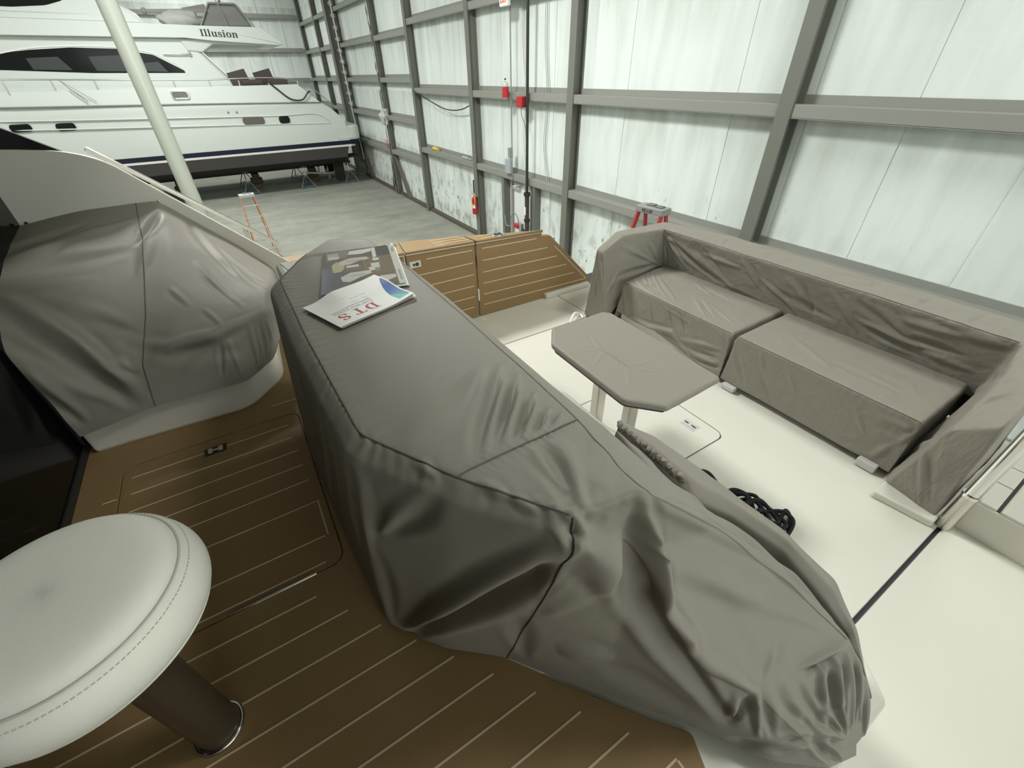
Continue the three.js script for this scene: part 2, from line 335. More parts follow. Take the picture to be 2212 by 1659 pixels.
tag(mesh('pull_handle', tubeG([[WX - 0.01, -0.72, -13.42], [WX - 0.09, -0.74, -13.42], [WX - 0.09, -1.28, -13.42], [WX - 0.01, -1.3, -13.42]], 0.022, 8, 40, false, false), M.dark), 'black vertical pull handle on the white wall beside the extinguisher column', 'handle');
// services beside the door
{
  const t = thing('sprinkler_riser', 'black vertical sprinkler riser with red valve at its foot beside the door', 'pipe', WX - 0.3, FY, -9.95);
  mesh('pipe', rodG([0, 1.9, 0], [0, 11, 0], 0.034, 0.034, 16), M.dark, t);
  mesh('lower_pipe', rodG([0, 0.5, 0], [0, 1.95, 0], 0.06, 0.06, 16), std([0.05, 0.04, 0.035], 0.5), t);
  mesh('flange', rodG([0, 1.9, 0], [0, 1.98, 0], 0.085), M.dark, t); mesh('flange', rodG([0, 1.25, 0], [0, 1.31, 0], 0.08), M.dark, t);
  mesh('red_valve', mergeGeometries([rodG([0, 0.0, 0], [0, 0.78, 0], 0.075), rodG([0, 0.62, 0], [0, 0.7, 0], 0.1), rodG([0, 0.45, 0], [0, 0.5, 0], 0.1)]), M.red, t);
  mesh('white_sign', boxG(-0.07, -0.06, 1.43, 1.63, -0.035, 0.035), M.white, t);
}
{
  const t = thing('alarm_valve', 'small red tamper switch with grey flexible cable in front of the door', 'switch', WX - 0.28, -1.5, -10.45);
  mesh('switch_body', boxG(-0.06, 0.06, 0, 0.12, -0.12, 0.1, 0.015), M.red, t);
  mesh('bracket_box', boxG(-0.04, 0.05, -0.12, 0.16, 0.12, 0.24, 0.01), M.greyPlastic, t);
  mesh('arm_pipe', rodG([0, 0.02, 0.1], [0, 0.02, 0.38], 0.025), M.dark, t);
  mesh('flexible_cable', tubeG([[0, 0.1, 0.06], [0, 0.28, 0], [0, 0.38, -0.2], [0, 0.2, -0.36], [0, -0.02, -0.4], [0, -0.05, -0.62], [0, 0.2, -0.7]], 0.016), M.greyPlastic, t);
}
{
  const t = thing('electrical_conduit', 'thin grey vertical conduit with two switch boxes above the door', 'conduit', WX - 0.245, 0, -10.76);
  mesh('pipe', rodG([0, -0.28, 0], [0, 8.4, 0], 0.017), M.greyPlastic, t);
  mesh('switch_box', boxG(-0.06, 0.03, 0.24, 0.48, -0.12, 0.0, 0.01), M.greyPlastic, t);
  mesh('switch_box', boxG(-0.07, 0.03, -0.14, 0.2, -0.26, -0.01, 0.01), std([0.36, 0.39, 0.42], 0.5), t);
  mesh('whip_cable', tubeG([[0, 0.24, -0.05], [0, 0.2, -0.09], [0, 0.18, -0.05]], 0.01), M.greyPlastic, t);
}
{
  const t = thing('strobe_light', 'red and clear alarm beacon on the conduit at the middle girt', 'alarm light', WX - 0.36, 1.69, -10.84);
  mesh('red_base', new THREE.CylinderGeometry(0.075, 0.085, 0.22, 20).translate(0, 0.0, 0), M.red, t);
  mesh('clear_dome', new THREE.SphereGeometry(0.075, 20, 12, 0, 6.3, 0, 1.6).scale(1, 1.5, 1).translate(0, 0.11, 0), M.film, t);
  mesh('tip_knob', new THREE.SphereGeometry(0.022, 10, 8).translate(0, 0.26, 0), M.dark, t);
}
{
  const t = thing('alarm_box', 'square red alarm box fixed on the middle girt beside the black riser', 'alarm box', WX - 0.32, 1.5, -10.2);
  mesh('box_body', boxG(-0.06, 0.08, -0.1, 0.12, -0.12, 0.12, 0.015), M.red, t);
  mesh('cable', tubeG([[0, -0.1, 0.02], [0, -0.25, 0.02], [0.05, -0.5, 0.12], [0.05, -2, 0.12]], 0.01), M.greyPlastic, t);
  mesh('stop_valve', mergeGeometries([rodG([0, -0.05, 0.12], [0, -0.05, 0.2], 0.022), rodG([0, -0.02, 0.17], [0, 0.12, 0.17], 0.014)]), M.dark, t);
}
{
  const t = thing('exit_sign', 'white exit sign with red letters on the upper girt above the door', 'exit sign', WX - 0.36, 3.27, -10.8);
  mesh('sign_box', boxG(-0.03, 0.05, 0, 0.26, -0.18, 0.18, 0.012), M.white, t);
  const g = new TextGeometry('EXIT', { font: sans, size: 0.15, depth: 0.004, curveSegments: 4 }); g.computeBoundingBox(); g.translate(-g.boundingBox.max.x / 2, 0, 0).scale(0.62, 1, 1);
  g.rotateY(-Math.PI / 2).translate(-0.031, 0.06, 0);
  mesh('lettering', g, std([0.7, 0.12, 0.05], 0.5), t);
}
{
  const t = thing('junction_box', 'dark fuzzy junction box on the upper girt next to the exit sign', 'box', WX - 0.26, 3.35, -10.45);
  mesh('box_body', boxG(-0.06, 0.06, 0.03, 0.24, -0.12, 0.14, 0.03), std([0.07, 0.065, 0.055], 0.9), t);
}
for (const [k, [z, b, c]] of [[-9.62, 0.16, 0], [-9.54, 0.13, 1], [-10.5, -0.05, 2]].entries()) {
  const t = mesh('hanging_wire', tubeG([[WX - 0.06, 7, z + b], [WX - 0.05, 4.4, z], [WX - 0.05, 2.6, z - 0.02], [WX - 0.05, 1.6, z + 0.1], [WX - 0.05, 0.6, z + 0.02], [WX - 0.05, -0.15, z + 0.2]], 0.008, 6, 60), std([0.4, 0.41, 0.38], 0.7));
  tag(t, ['slack grey wire hanging down the white wall beyond the black riser', 'second slack grey wire, close beside the first, hanging down the wall past the riser', 'thin grey wire hanging down the wall between conduit and black riser'][k], 'wire');
}
tag(mesh('drooping_cable', tubeG([[WX - 0.3, 1.6, -17.2], [WX - 0.22, 1.42, -16.4], [WX - 0.2, 1.16, -14.8], [WX - 0.2, 1.2, -13.7], [WX - 0.2, 1.34, -13.05]], 0.016), M.dark), 'black cable drooping below the middle girt between two columns', 'cable');
tag(mesh('yellow_canister', rodG([WX - 0.13, -0.1, -16.35], [WX - 0.13, -0.1, -15.95], 0.055, 0.055), M.yellow), 'yellow spray can lying on the lower girt between two columns', 'can');
tag(mesh('metal_clamp', mergeGeometries([boxG(WX - 0.16, WX - 0.1, -0.148, -0.08, -14.0, -13.6, 0.02), rodG([WX - 0.14, -0.12, -13.6], [WX - 0.14, -0.12, -13.35], 0.02)]), M.greyCover), 'pale clamp lying on the lower girt close to the extinguisher column', 'clamp');
{
  const t = thing('plastic_wrap', 'crumpled clear plastic sheeting bunched around the thin post beyond the tall columns', 'plastic sheet', WX - 0.3, 0.62, -20.95);
  const g = new THREE.IcosahedronGeometry(0.24, 12); const p = g.attributes.position; for (let i = 0; i < p.count; i++) { const q = V(p.getX(i), p.getY(i), p.getZ(i)); const k = 1 + 0.55 * N(q.x * 9, q.y * 7, q.z * 9); p.setXYZ(i, q.x * k * 0.7, q.y * k * 1.25, q.z * k); } g.computeVertexNormals();
  mesh('crumpled_bundle', g, std([0.62, 0.65, 0.63], 0.2, { transmission: 0.2, thickness: 0 }), t);
  const sg = sheet([[[0.06, 5.0, -0.14], [-0.02, 5, -0.03]], [[0.06, 0.2, -0.16], [-0.03, 0.2, -0.02]], [[0.06, -3.0, -0.2], [-0.04, -3.02, -0.04]]], 0.05, { smooth: 1, rough: [0.05, 3] });
  mesh('hanging_film', sg.geo, std([0.72, 0.75, 0.72], 0.3, { side: THREE.DoubleSide }), t);
  mesh('red_tape', boxG(-0.03, 0.0, -1.2, -0.85, -0.2, -0.17), M.red, t);
}
{
  const t = thing('utility_drop', 'knotted silvery pipe drop with many couplings on the wide column behind the white yacht', 'pipe', WX - 0.32, 0, -26.25);
  mesh('pipe', tubeG([[0.05, 7, 0], [0.05, 3.2, 0.0], [0.05, 1.6, 0.1], [0.05, 0.4, 0.12], [0.1, -0.9, 0.2], [0.12, -1.6, 0.2]], 0.045, 8, 60), M.alu, t);
  for (let k = 0; k < 11; k++) mesh('pipe_clamp', mergeGeometries([rodG([0.05, 5.2 - k * 0.42, k * 0.015], [0.05, 5.05 - k * 0.42, k * 0.015], 0.08), boxG(-0.05, 0.0, 5.1 - k * 0.42, 5.18 - k * 0.42, -0.12, 0.14)]), M.alu, t);
}
for (const [x, z, k] of [[-2.5, 0, 0]]) {
  const t = thing('pipe_column', 'thick glossy pale green pipe column standing beyond the bulwark in front of the yacht', 'column', -0.80, FY, -12.8);
  mesh('pipe', new THREE.CylinderGeometry(0.165, 0.165, CY - FY, 40).translate(0, (CY - FY) / 2, 0), M.polePaint, t);
  mesh('base_plate', boxG(-0.28, 0.28, 0, 0.025, -0.28, 0.28), M.steel, t);
}
// high-bay lamps under the roof
const lampGlow = std([1, 1, 1], 0.6, { emissive: new THREE.Color(1, 0.99, 0.93), emissiveIntensity: 6 });
LAMPS.forEach(([x, z, I], k) => {
  const t = thing('high_bay_lamp', 'square white high-bay lamp under the roof ' + LAMP_AT[k], 'lamp', x, LAMP_Y, z, 0, 'high-bay lamps under the roof');
  const s = LAMP_SIZE / 2;
  mesh('housing', mergeGeometries([boxG(-s - 0.05, s + 0.05, 0.03, 0.22, -s - 0.05, s + 0.05, 0.03), rodG([0, 0.2, 0], [0, CY - LAMP_Y - 0.02, 0], 0.02)]), M.white, t);
  mesh('diffuser', boxG(-s, s, 0, 0.03, -s, s), lampGlow, t);
  const l = new THREE.RectAreaLight(new THREE.Color(...LAMP_COLOR), I * 0.66, LAMP_SIZE, LAMP_SIZE);
  l.position.set(0, -0.015, 0); l.rotation.x = -Math.PI / 2; l.name = 'lamp_light'; l.castShadow = true; t.add(l);
});

// ================================================================ the boat under the camera: decks, bulwarks, glass
const DY = 0.6;   // level of the brown upper deck; the white aft deck is level 0
struct(mesh('hull_slab', mergeGeometries([boxG(-9, 4.05, -1.7, -0.12, -4.0, 4.0, 0.25), boxG(-9, 0.6, -0.2, DY - 0.06, -3.6, 3.6)]), M.gelDull));
{
  const d = struct(group('aft_deck_floor'));
  mesh('joint_base', boxG(0.3, 4.0, -0.12, -0.014, -3.95, 3.6), M.joint, d);
  const panel = (pts, r = 0.02, hole) => { const s = roundShape(pts, r); if (hole) s.holes.push(hole); return extXZ(s, -0.03, 0, 0.005); };
  const hp = [[1.25, -1.905], [2.41, -1.905], [2.41, -1.095], [1.25, -1.095]], grow = (pts, e) => pts.map(([x, z]) => [x + (x > 1.8 ? e : -e), z + (z > -1.5 ? e : -e)]);
  mesh('deck_panel', panel([[0.5, -3.013], [2.985, -3.013], [2.985, 0.022], [0.5, 0.022]], 0.01, roundShape(grow(hp, 0.008), 0.078)), M.gel, d);
  mesh('deck_panel', panel([[0.3, -3.66], [2.822, -3.66], [2.822, -3.025], [0.3, -3.025]], 0.01), M.gel, d);
  mesh('deck_panel', panel([[2.832, -3.66], [3.98, -3.66], [3.98, -3.025], [2.832, -3.025]], 0.01), M.gel, d);
  mesh('deck_panel', panel([[2.995, -3.013], [3.98, -3.013], [3.98, 0.022], [2.995, 0.022]], 0.01), M.gelDull, d);
  mesh('deck_panel', panel([[0.5, 0.042], [2.845, 0.042], [2.845, 3.6], [0.5, 3.6]], 0.01), M.gel, d);
  const h = mesh('hatch', panel(hp, 0.07), M.gel, d);
  const l = mesh('hatch_latch', mergeGeometries([boxG(2.255, 2.34, -0.002, 0.003, -1.36, -1.235, 0.002), boxG(2.27, 2.29, 0, 0.008, -1.345, -1.25, 0.003), boxG(2.305, 2.325, 0, 0.008, -1.345, -1.25, 0.003), boxG(2.29, 2.305, 0, 0.007, -1.31, -1.285, 0.003)]), M.cleat, h);
  mesh('latch_recess', boxG(2.292, 2.303, 0.0, 0.0045, -1.345, -1.25), M.dark, h);
  // step up beside the sofa, with its own small lids
  mesh('step_riser', boxG(2.845, 4.05, -0.03, 0.205, 0.045, 3.6, 0.008), M.gel, d);
  for (const [x0, x1, z0, z1] of [[2.852, 3.092, 0.055, 0.142], [3.1, 3.3, 0.055, 0.142], [3.308, 3.9, 0.055, 0.142], [2.852, 3.9, 0.156, 1.4], [2.852, 3.9, 1.41, 2.6]]) mesh('step_lid', boxG(x0, x1, 0.2, 0.222, z0, z1, 0.006), M.gel, d);
  mesh('joint_base', boxG(2.86, 3.9, 0.2, 0.209, 0.06, 2.5), M.joint, d);
  // low coaming and the shallow edge of the non-slip field
  mesh('sill', boxG(2.66, 3.3, 0.0, 0.055, -3.72, -3.6, 0.012), M.gelDull, d);
}
// brown upper deck: routed mat with pale grooves, set into a white moulding
{
  const d = struct(group('upper_deck_floor'));
  mesh('moulding', extXZ(roundShape([[-1.05, -3.5], [0.45, -3.5], [0.45, -0.9], [0.74, 0.0], [0.74, 3.6], [-1.05, 3.6]], 0.03), 0.0, DY - 0.008, 0.008), M.gel, d);
  const hatch = [[-0.862, -2.172], [-0.085, -2.172], [-0.085, -1.128], [-0.862, -1.128]];
  const s = roundShape([[-1.03, -3.4], [0.05, -3.4], [-0.02, -0.9], [0.284, -0.492], [0.353, -0.378], [0.557, -0.118], [0.606, -0.065], [0.55, 0.06], [0.55, 3.5], [-1.03, 3.5]], 0.012);
  s.holes.push(roundShape(hatch.map(([x, z]) => [x + (x > -0.5 ? 0.004 : -0.004), z + (z > -1.6 ? 0.004 : -0.004)]), 0.064));
  mesh('mat', extXZ(s, DY - 0.012, DY, 0.002), M.mat, d);
  mesh('joint_base', boxG(-0.9, -0.05, DY - 0.0085, DY - 0.007, -2.2, -1.1), M.matGap, d);
  const line = (x0, x1, z, p) => mesh('groove', boxG(x0, x1, DY - 0.002, DY + 0.0009, z - 0.0028, z + 0.0028), M.matLine, p);
  const h = mesh('hatch', extXZ(roundShape(hatch, 0.06), DY - 0.012, DY, 0.002), M.mat, d);
  for (const [x0, x1, z] of [[-0.826, -0.53, -2.08], [-0.43, -0.14, -2.08], [-0.82, -0.14, -1.965], [-0.82, -0.135, -1.85], [-0.81, -0.13, -1.735], [-0.81, -0.125, -1.62], [-0.81, -0.108, -1.473], [-0.81, -0.127, -1.275], [-0.80, -0.15, -1.155]]) line(x0, x1, z, h);
  mesh('groove', boxG(-0.118, -0.112, DY - 0.002, DY + 0.0009, -1.473, -1.275), M.matLine, h);
  mesh('latch_plate', boxG(-0.53, -0.435, DY - 0.001, DY + 0.003, -2.105, -2.05, 0.0015), std([0.05, 0.047, 0.04], 0.35, { metalness: 0.7 }), h);
  mesh('hatch_latch', mergeGeometries([boxG(-0.515, -0.495, DY, DY + 0.008, -2.095, -2.06, 0.003), boxG(-0.47, -0.45, DY, DY + 0.008, -2.095, -2.06, 0.003), boxG(-0.495, -0.47, DY, DY + 0.007, -2.083, -2.073, 0.003)]), M.brushed, h);
  mesh('hinge', rodG([-0.48, DY + 0.001, -1.124], [-0.19, DY + 0.001, -1.124], 0.005), M.chrome, h);
  for (const [x0, x1, z] of [[-0.923, -0.872, -1.965], [-0.922, -0.872, -1.86], [-0.025, 0.0, -1.2], [-0.06, -0.03, -2.35], [-0.2, -0.05, -2.3]]) line(x0, x1, z, d);
  for (let k = 0, z = -1.035; k < 22; k++, z += 0.1095) line(-0.94, Math.min(0.525, 0.255 + (z + 0.45) * 0.76 - 0.02), z, d);
  mesh('groove', boxG(0.522, 0.528, DY - 0.002, DY + 0.0009, -0.045, 0.06), M.matLine, d);
}
// white bulwark wing that sweeps down towards the side gate, with dark glass above its high end
struct(mesh('bulwark_wall', extXY(roundShape([[-2.6, 0.3], [0.24, 0.3], [0.245, 0.9], [0.205, 1.005], [-0.545, 1.745], [-0.69, 1.80], [-0.95, 1.828], [-2.6, 1.86]], [0.01, 0.01, 0.02, 0.03, 0.12, 0.12, 0.1, 0.01]), -3.45, -3.42, 0.006, 12), M.gel));
struct(mesh('bulwark_wall', extXY(roundShape([[-6, 0.3], [3.3, 0.3], [2.6, 0.78], [0.24, 0.9], [0.205, 1.005], [-0.545, 1.745], [-0.95, 1.828], [-6, 1.86]], 0.02), 3.42, 3.5, 0.008), M.gel));
struct(mesh('window_1', extXY(shapeOf([[-2.6, 1.7], [-0.69, 1.79], [-0.97, 1.975], [-1.4, 2.3], [-2.6, 2.9]]), -3.47, -3.445), M.blackGlass));
{
  const d = struct(group('door_2'));   // dark glass doors of the saloon
  mesh('glass_pane', boxG(-1.06, -1.03, DY, 2.67, -2.43, -0.75), M.blackGlass, d);
  mesh('glass_pane', boxG(-1.06, -1.03, DY, 2.67, -0.74, 3.4), M.blackGlass, d);
  mesh('door_frame', mergeGeometries([boxG(-1.08, -1.02, DY, 2.67, -2.46, -2.42), boxG(-1.075, -1.022, DY, DY + 0.04, -2.42, 3.4), boxG(-1.08, -1.0, 2.6, 2.68, -3.4, 3.4)]), M.dark, d);
  mesh('side_pane', boxG(-1.3, -1.03, DY, 2.67, -3.42, -2.46), M.blackGlass, d);
}
struct(mesh('hardtop_roof', mergeGeometries([boxG(-6, 0.42, 2.68, 2.86, -4.2, 4.2, 0.06), boxG(-6, -1.3, 0.6, 2.7, -3.4, -3.36), boxG(-6, -1.3, 0.6, 2.7, 3.36, 3.4), boxG(-6, -5.9, 0.6, 2.7, -3.4, 3.4)]), M.gelDull));
{
  const t = thing('hand_rail', 'flat stainless hand rail sloping down above the white bulwark wing', 'rail', 0, 0, 0);
  mesh('bar', barG([-0.64, 1.778, -3.7], [0.18, 1.073, -3.7], 0.055, 0.022, [0, 0, 1], 0.005), M.brushed, t);
  for (const x of [-0.5, 0.0]) mesh('bracket', mergeGeometries([rodG([x, 1.778 - (x + 0.64) * 0.86 - 0.005, -3.7], [x, 1.778 - (x + 0.64) * 0.86 - 0.1, -3.66], 0.014), rodG([x, 1.778 - (x + 0.64) * 0.86 - 0.1, -3.66], [x + 0.01, 1.778 - (x + 0.64) * 0.86 - 0.13, -3.49], 0.014)]), M.brushed, t);
}
// ---------------------------------------------------------------- folding side gate faced with brown mat
{
  const t = thing('side_gate', 'brown mat-faced fold-down bulwark gate with pale grooves and white edge trim', 'gate', 0, 0, 0);
  const top = (x) => 0.822 - 0.036 * (x - 1.12), ZF = -3.65;
  const leaf = (pts, r, z0 = ZF - 0.05) => extXY(roundShape(pts, r), z0, ZF, 0.004);
  const gr = (p, x0, y0, x1, y1) => mesh('groove', barG([x0, y0, ZF + 0.0005], [x1, y1, ZF + 0.0005], 0.0075, 0.003, [0, 0, 1]).applyMatrix4(new THREE.Matrix4()), M.matLine, p);
  const grv = (p, x0, y0, x1, y1) => { const a = V(x0, y0, ZF + 0.001), b = V(x1, y1, ZF + 0.001); const d = b.clone().sub(a); const g = new THREE.BoxGeometry(d.length(), 0.0075, 0.003); g.rotateZ(Math.atan2(d.y, d.x)); g.translate((x0 + x1) / 2, (y0 + y1) / 2, ZF + 0.0005); mesh('groove', g, M.matLine, p); };
  const A = mesh('end_leaf', leaf([[0.2, -0.1], [1.115, -0.1], [1.115, top(1.115) - 0.02], [0.2, top(0.2) - 0.02]], 0.015), M.mat, t);
  const B = mesh('middle_leaf', leaf([[1.135, -0.1], [1.80, -0.02], [1.822, 0.06], [1.818, top(1.82) - 0.02], [1.135, top(1.135) - 0.02]], [0.01, 0.06, 0.03, 0.012, 0.012]), M.mat, t);
  const C = mesh('wide_leaf', leaf([[1.832, 0.003], [2.672, 0.003], [2.672, 0.056], [3.295, 0.056], [3.335, 0.09], [2.715, 0.703], [2.61, 0.713], [2.605, top(2.6) - 0.02], [1.836, top(1.836) - 0.02]], [0.01, 0.004, 0.004, 0.02, 0.02, 0.03, 0.005, 0.015, 0.012]), M.mat, t);
  for (const [x0, y0, x1, y1] of [[1.321, 0.731, 1.79, 0.72], [1.2, 0.597, 1.79, 0.597], [1.2, 0.477, 1.79, 0.477], [1.2, 0.36, 1.785, 0.358], [1.2, 0.243, 1.78, 0.242], [1.2, 0.127, 1.768, 0.127]]) grv(B, x0, y0, x1, y1);
  for (const [x0, y0, x1, y1] of [[1.898, 0.718, 2.54, 0.697], [1.9, 0.598, 2.683, 0.577], [1.896, 0.479, 2.82, 0.459], [1.894, 0.361, 2.958, 0.335], [1.892, 0.242, 3.078, 0.212], [1.886, 0.127, 3.265, 0.097], [2.777, 0.579, 3.268, 0.1]]) grv(C, x0, y0, x1, y1);
  // capping: three pieces lying on top, narrowing towards the end
  const cap = (pts) => { const g = extXZ(roundShape(pts, 0.01), -0.012, 0.012, 0.005); const p = g.attributes.position; for (let i = 0; i < p.count; i++) p.setY(i, p.getY(i) + top(p.getX(i))); g.computeVertexNormals(); return g; };
  const c1 = mesh('capping', cap([[0.2, -3.63], [1.118, -3.63], [1.17, -3.955], [0.2, -4.03]]), M.mat, t);
  const c2 = mesh('capping', cap([[1.13, -3.63], [1.815, -3.63], [1.79, -3.845], [1.182, -3.953]]), M.mat, t);
  const c3 = mesh('capping', cap([[1.838, -3.63], [2.61, -3.63], [2.45, -3.665], [2.2, -3.725], [1.802, -3.843]]), M.mat, t);
  for (const [x0, x1] of [[0.2, 1.115], [1.135, 1.818], [1.836, 2.6]]) { const g = new THREE.BoxGeometry(x1 - x0, 0.012, 0.012); g.rotateZ(-0.036).translate((x0 + x1) / 2, top((x0 + x1) / 2) - 0.014, ZF + 0.006); mesh('edge_trim', g, M.white, t); }
  const cg = (p, x0, z0, x1, z1) => { const d = Math.hypot(x1 - x0, z1 - z0), g = new THREE.BoxGeometry(d, 0.003, 0.007); g.rotateY(-Math.atan2(z1 - z0, x1 - x0)); const xm = (x0 + x1) / 2; g.translate(xm, top(xm) + 0.0125, (z0 + z1) / 2); g.rotateZ(0); mesh('groove', g, M.matLine, p); };
  cg(c2, 1.26, -3.885, 1.74, -3.80); cg(c2, 1.23, -3.79, 1.77, -3.735); cg(c2, 1.23, -3.7, 1.77, -3.68); cg(c3, 1.86, -3.78, 2.05, -3.725); cg(c3, 1.88, -3.68, 2.05, -3.67); cg(c1, 0.3, -3.93, 0.95, -3.90); cg(c1, 0.3, -3.8, 0.95, -3.79);
  for (const [x, z] of [[1.06, -3.87], [2.115, -3.705]]) {   // cup holders with bright rims
    const y = top(x) + 0.012;
    const cup = mesh('cup_ring', new THREE.TorusGeometry(0.052, 0.011, 10, 28).rotateX(Math.PI / 2).scale(1.15, 0.6, 0.85).translate(x, y + 0.003, z), M.chrome, t);
    mesh('cup_well', new THREE.CylinderGeometry(0.05, 0.05, 0.006, 24).scale(1.15, 1, 0.85).translate(x, y + 0.003, z), M.dark, cup);
  }
  const la = mesh('latch_plate', boxG(1.155, 1.262, 0.675, 0.735, ZF - 0.002, ZF + 0.006, 0.003), M.gelDull, t);
  mesh('latch_knob', mergeGeometries([boxG(1.185, 1.205, 0.695, 0.715, ZF, ZF + 0.012, 0.003), boxG(1.21, 1.24, 0.69, 0.72, ZF, ZF + 0.012, 0.004)]), M.dark, la);
  mesh('hinge', rodG([1.827, 0.19, ZF + 0.006], [1.827, 0.315, ZF + 0.006], 0.008), M.white, t);
  mesh('hinge', rodG([1.827, 0.55, ZF + 0.004], [1.827, 0.66, ZF + 0.004], 0.006), M.matGap, t);
}
// chrome post beside the sofa
{
  const t = thing('table_post', 'round polished chrome post standing on the white deck at the end of the covered sofa', 'post', 2.80, 0, 0.035);
  mesh('socket_sleeve', new THREE.CylinderGeometry(0.035, 0.037, 0.26, 32).translate(0, 0.13, 0), M.brushed, t);
  mesh('collar', new THREE.CylinderGeometry(0.04, 0.04, 0.018, 32).translate(0, 0.262, 0), M.chrome, t);
  mesh('pole', new THREE.CylinderGeometry(0.032, 0.032, 2.2, 32).translate(0, 1.37, 0), M.chrome, t);
  mesh('clamp_screw', rodG([0.03, 0.262, 0.01], [0.085, 0.262, 0.03], 0.006), M.chrome, t);
}
// ---------------------------------------------------------------- stool
{
  const t = thing('round_stool', 'round white vinyl stool with stitched rim on a dark bronze pedestal', 'stool', -0.522, DY, -0.785);
  const prof = [[0, 0.757], [0.09, 0.756], [0.15, 0.752], [0.178, 0.742], [0.19, 0.727], [0.193, 0.722], [0.196, 0.722], [0.204, 0.712], [0.217, 0.685], [0.222, 0.66], [0.219, 0.635], [0.208, 0.618], [0.19, 0.612], [0, 0.61]].map(([x, y]) => new THREE.Vector2(x, y));
  mesh('seat_cushion', new THREE.LatheGeometry(new THREE.SplineCurve(prof).getPoints(70), 96), M.vinyl, t);
  mesh('piping', new THREE.TorusGeometry(0.1945, 0.0022, 6, 120).rotateX(Math.PI / 2).translate(0, 0.7225, 0), std([0.55, 0.55, 0.48], 0.6), t);
  const st = []; for (let k = 0; k < 150; k++) { const a = k / 150 * 6.2832; st.push(new THREE.BoxGeometry(0.0016, 0.0014, 0.0055).translate(0.2065, 0.7095, 0).rotateY(a)); }
  const sm = mesh('stitching', mergeGeometries(st), std([0.6, 0.6, 0.53], 0.7), t); sm.userData.kind = 'stuff';
  mesh('under_plate', new THREE.CylinderGeometry(0.16, 0.12, 0.03, 40).translate(0, 0.598, 0), M.dark, t);
  mesh('pedestal', new THREE.CylinderGeometry(0.054, 0.054, 0.58, 40).translate(0, 0.295, 0), M.poleBrown, t);
  mesh('floor_ring', new THREE.TorusGeometry(0.058, 0.007, 10, 48).rotateX(Math.PI / 2).translate(0, 0.008, 0), M.chrome, t);
}

// ================================================================ grey canvas covers
//#NETS
const BAR_NET = [
  [[0.10, 0.62, -2.34], [0.22, 0.95, -2.33], [0.42, 0.95, -2.33], [0.62, 0.95, -2.3], [0.66, 0.75, -2.3]],
  [[0.08, 0.62, -2.40], [0.33, 1.47, -2.21], [0.468, 1.47, -2.15], [0.66, 1.28, -2.2], [0.72, 0.98, -2.2]],
  [[-0.05, 0.62, -2.15], [0.185, 1.49, -1.98], [0.485, 1.49, -1.86], [0.675, 1.28, -1.95], [0.72, 0.98, -1.95]],
  [[-0.085, 0.62, -1.80], [0.045, 1.49, -1.74], [0.497, 1.49, -1.6], [0.68, 1.28, -1.65], [0.72, 0.98, -1.65]],
  [[-0.06, 0.62, -1.28], [0.046, 1.49, -1.24], [0.497, 1.49, -1.2], [0.68, 1.28, -1.2], [0.72, 0.98, -1.2]],
  [[-0.02, 0.62, -0.80], [0.062, 1.49, -0.735], [0.494, 1.49, -0.80], [0.672, 1.29, -0.85], [0.72, 0.98, -0.85]],
  [[0.107, 0.62, -0.627], [0.185, 1.49, -0.516], [0.484, 1.49, -0.52], [0.69, 1.28, -0.62], [0.80, 0.98, -0.7]],
  [[0.262, 0.62, -0.495], [0.32, 1.487, -0.332], [0.456, 1.49, -0.304], [0.775, 1.17, -0.43], [0.79, 0.86, -0.5]],
  [[0.445, 0.63, -0.262], [0.475, 1.29, -0.285], [0.735, 1.2, -0.283], [0.90, 1.06, -0.29], [0.905, 0.76, -0.34]],
  [[0.588, 0.645, -0.09], [0.575, 1.0, -0.160], [0.97, 0.94, -0.137], [1.04, 0.89, -0.14], [1.05, 0.60, -0.19]],
  [[0.72, 0.64, 0.09], [0.735, 0.80, -0.012], [1.105, 0.755, 0.040], [1.128, 0.73, 0.035], [1.13, 0.52, -0.02]],
  [[0.84, 0.62, 0.175], [0.80, 0.70, 0.10], [1.07, 0.70, 0.125], [1.13, 0.63, 0.13], [1.14, 0.54, 0.05]],
  [[0.955, 0.575, 0.205], [0.965, 0.60, 0.19], [1.0, 0.61, 0.190], [1.04, 0.57, 0.185], [1.04, 0.53, 0.12]],
];
// a rounded shoulder just outside the piping of the top panel
BAR_NET.forEach((r, i) => {
  const out = [[-0.02, -0.03], [-0.03, -0.035], [-0.04, -0.02], [-0.045, 0], [-0.045, 0], [-0.042, 0.02], [-0.028, 0.035], [-0.015, 0.035]][i];
  const [h, t] = r; r.splice(1, 0, out ? [t[0] + out[0], t[1] - 0.035, t[2] + out[1]] : h.map((v, k) => v + (t[k] - v) * 0.85));
});
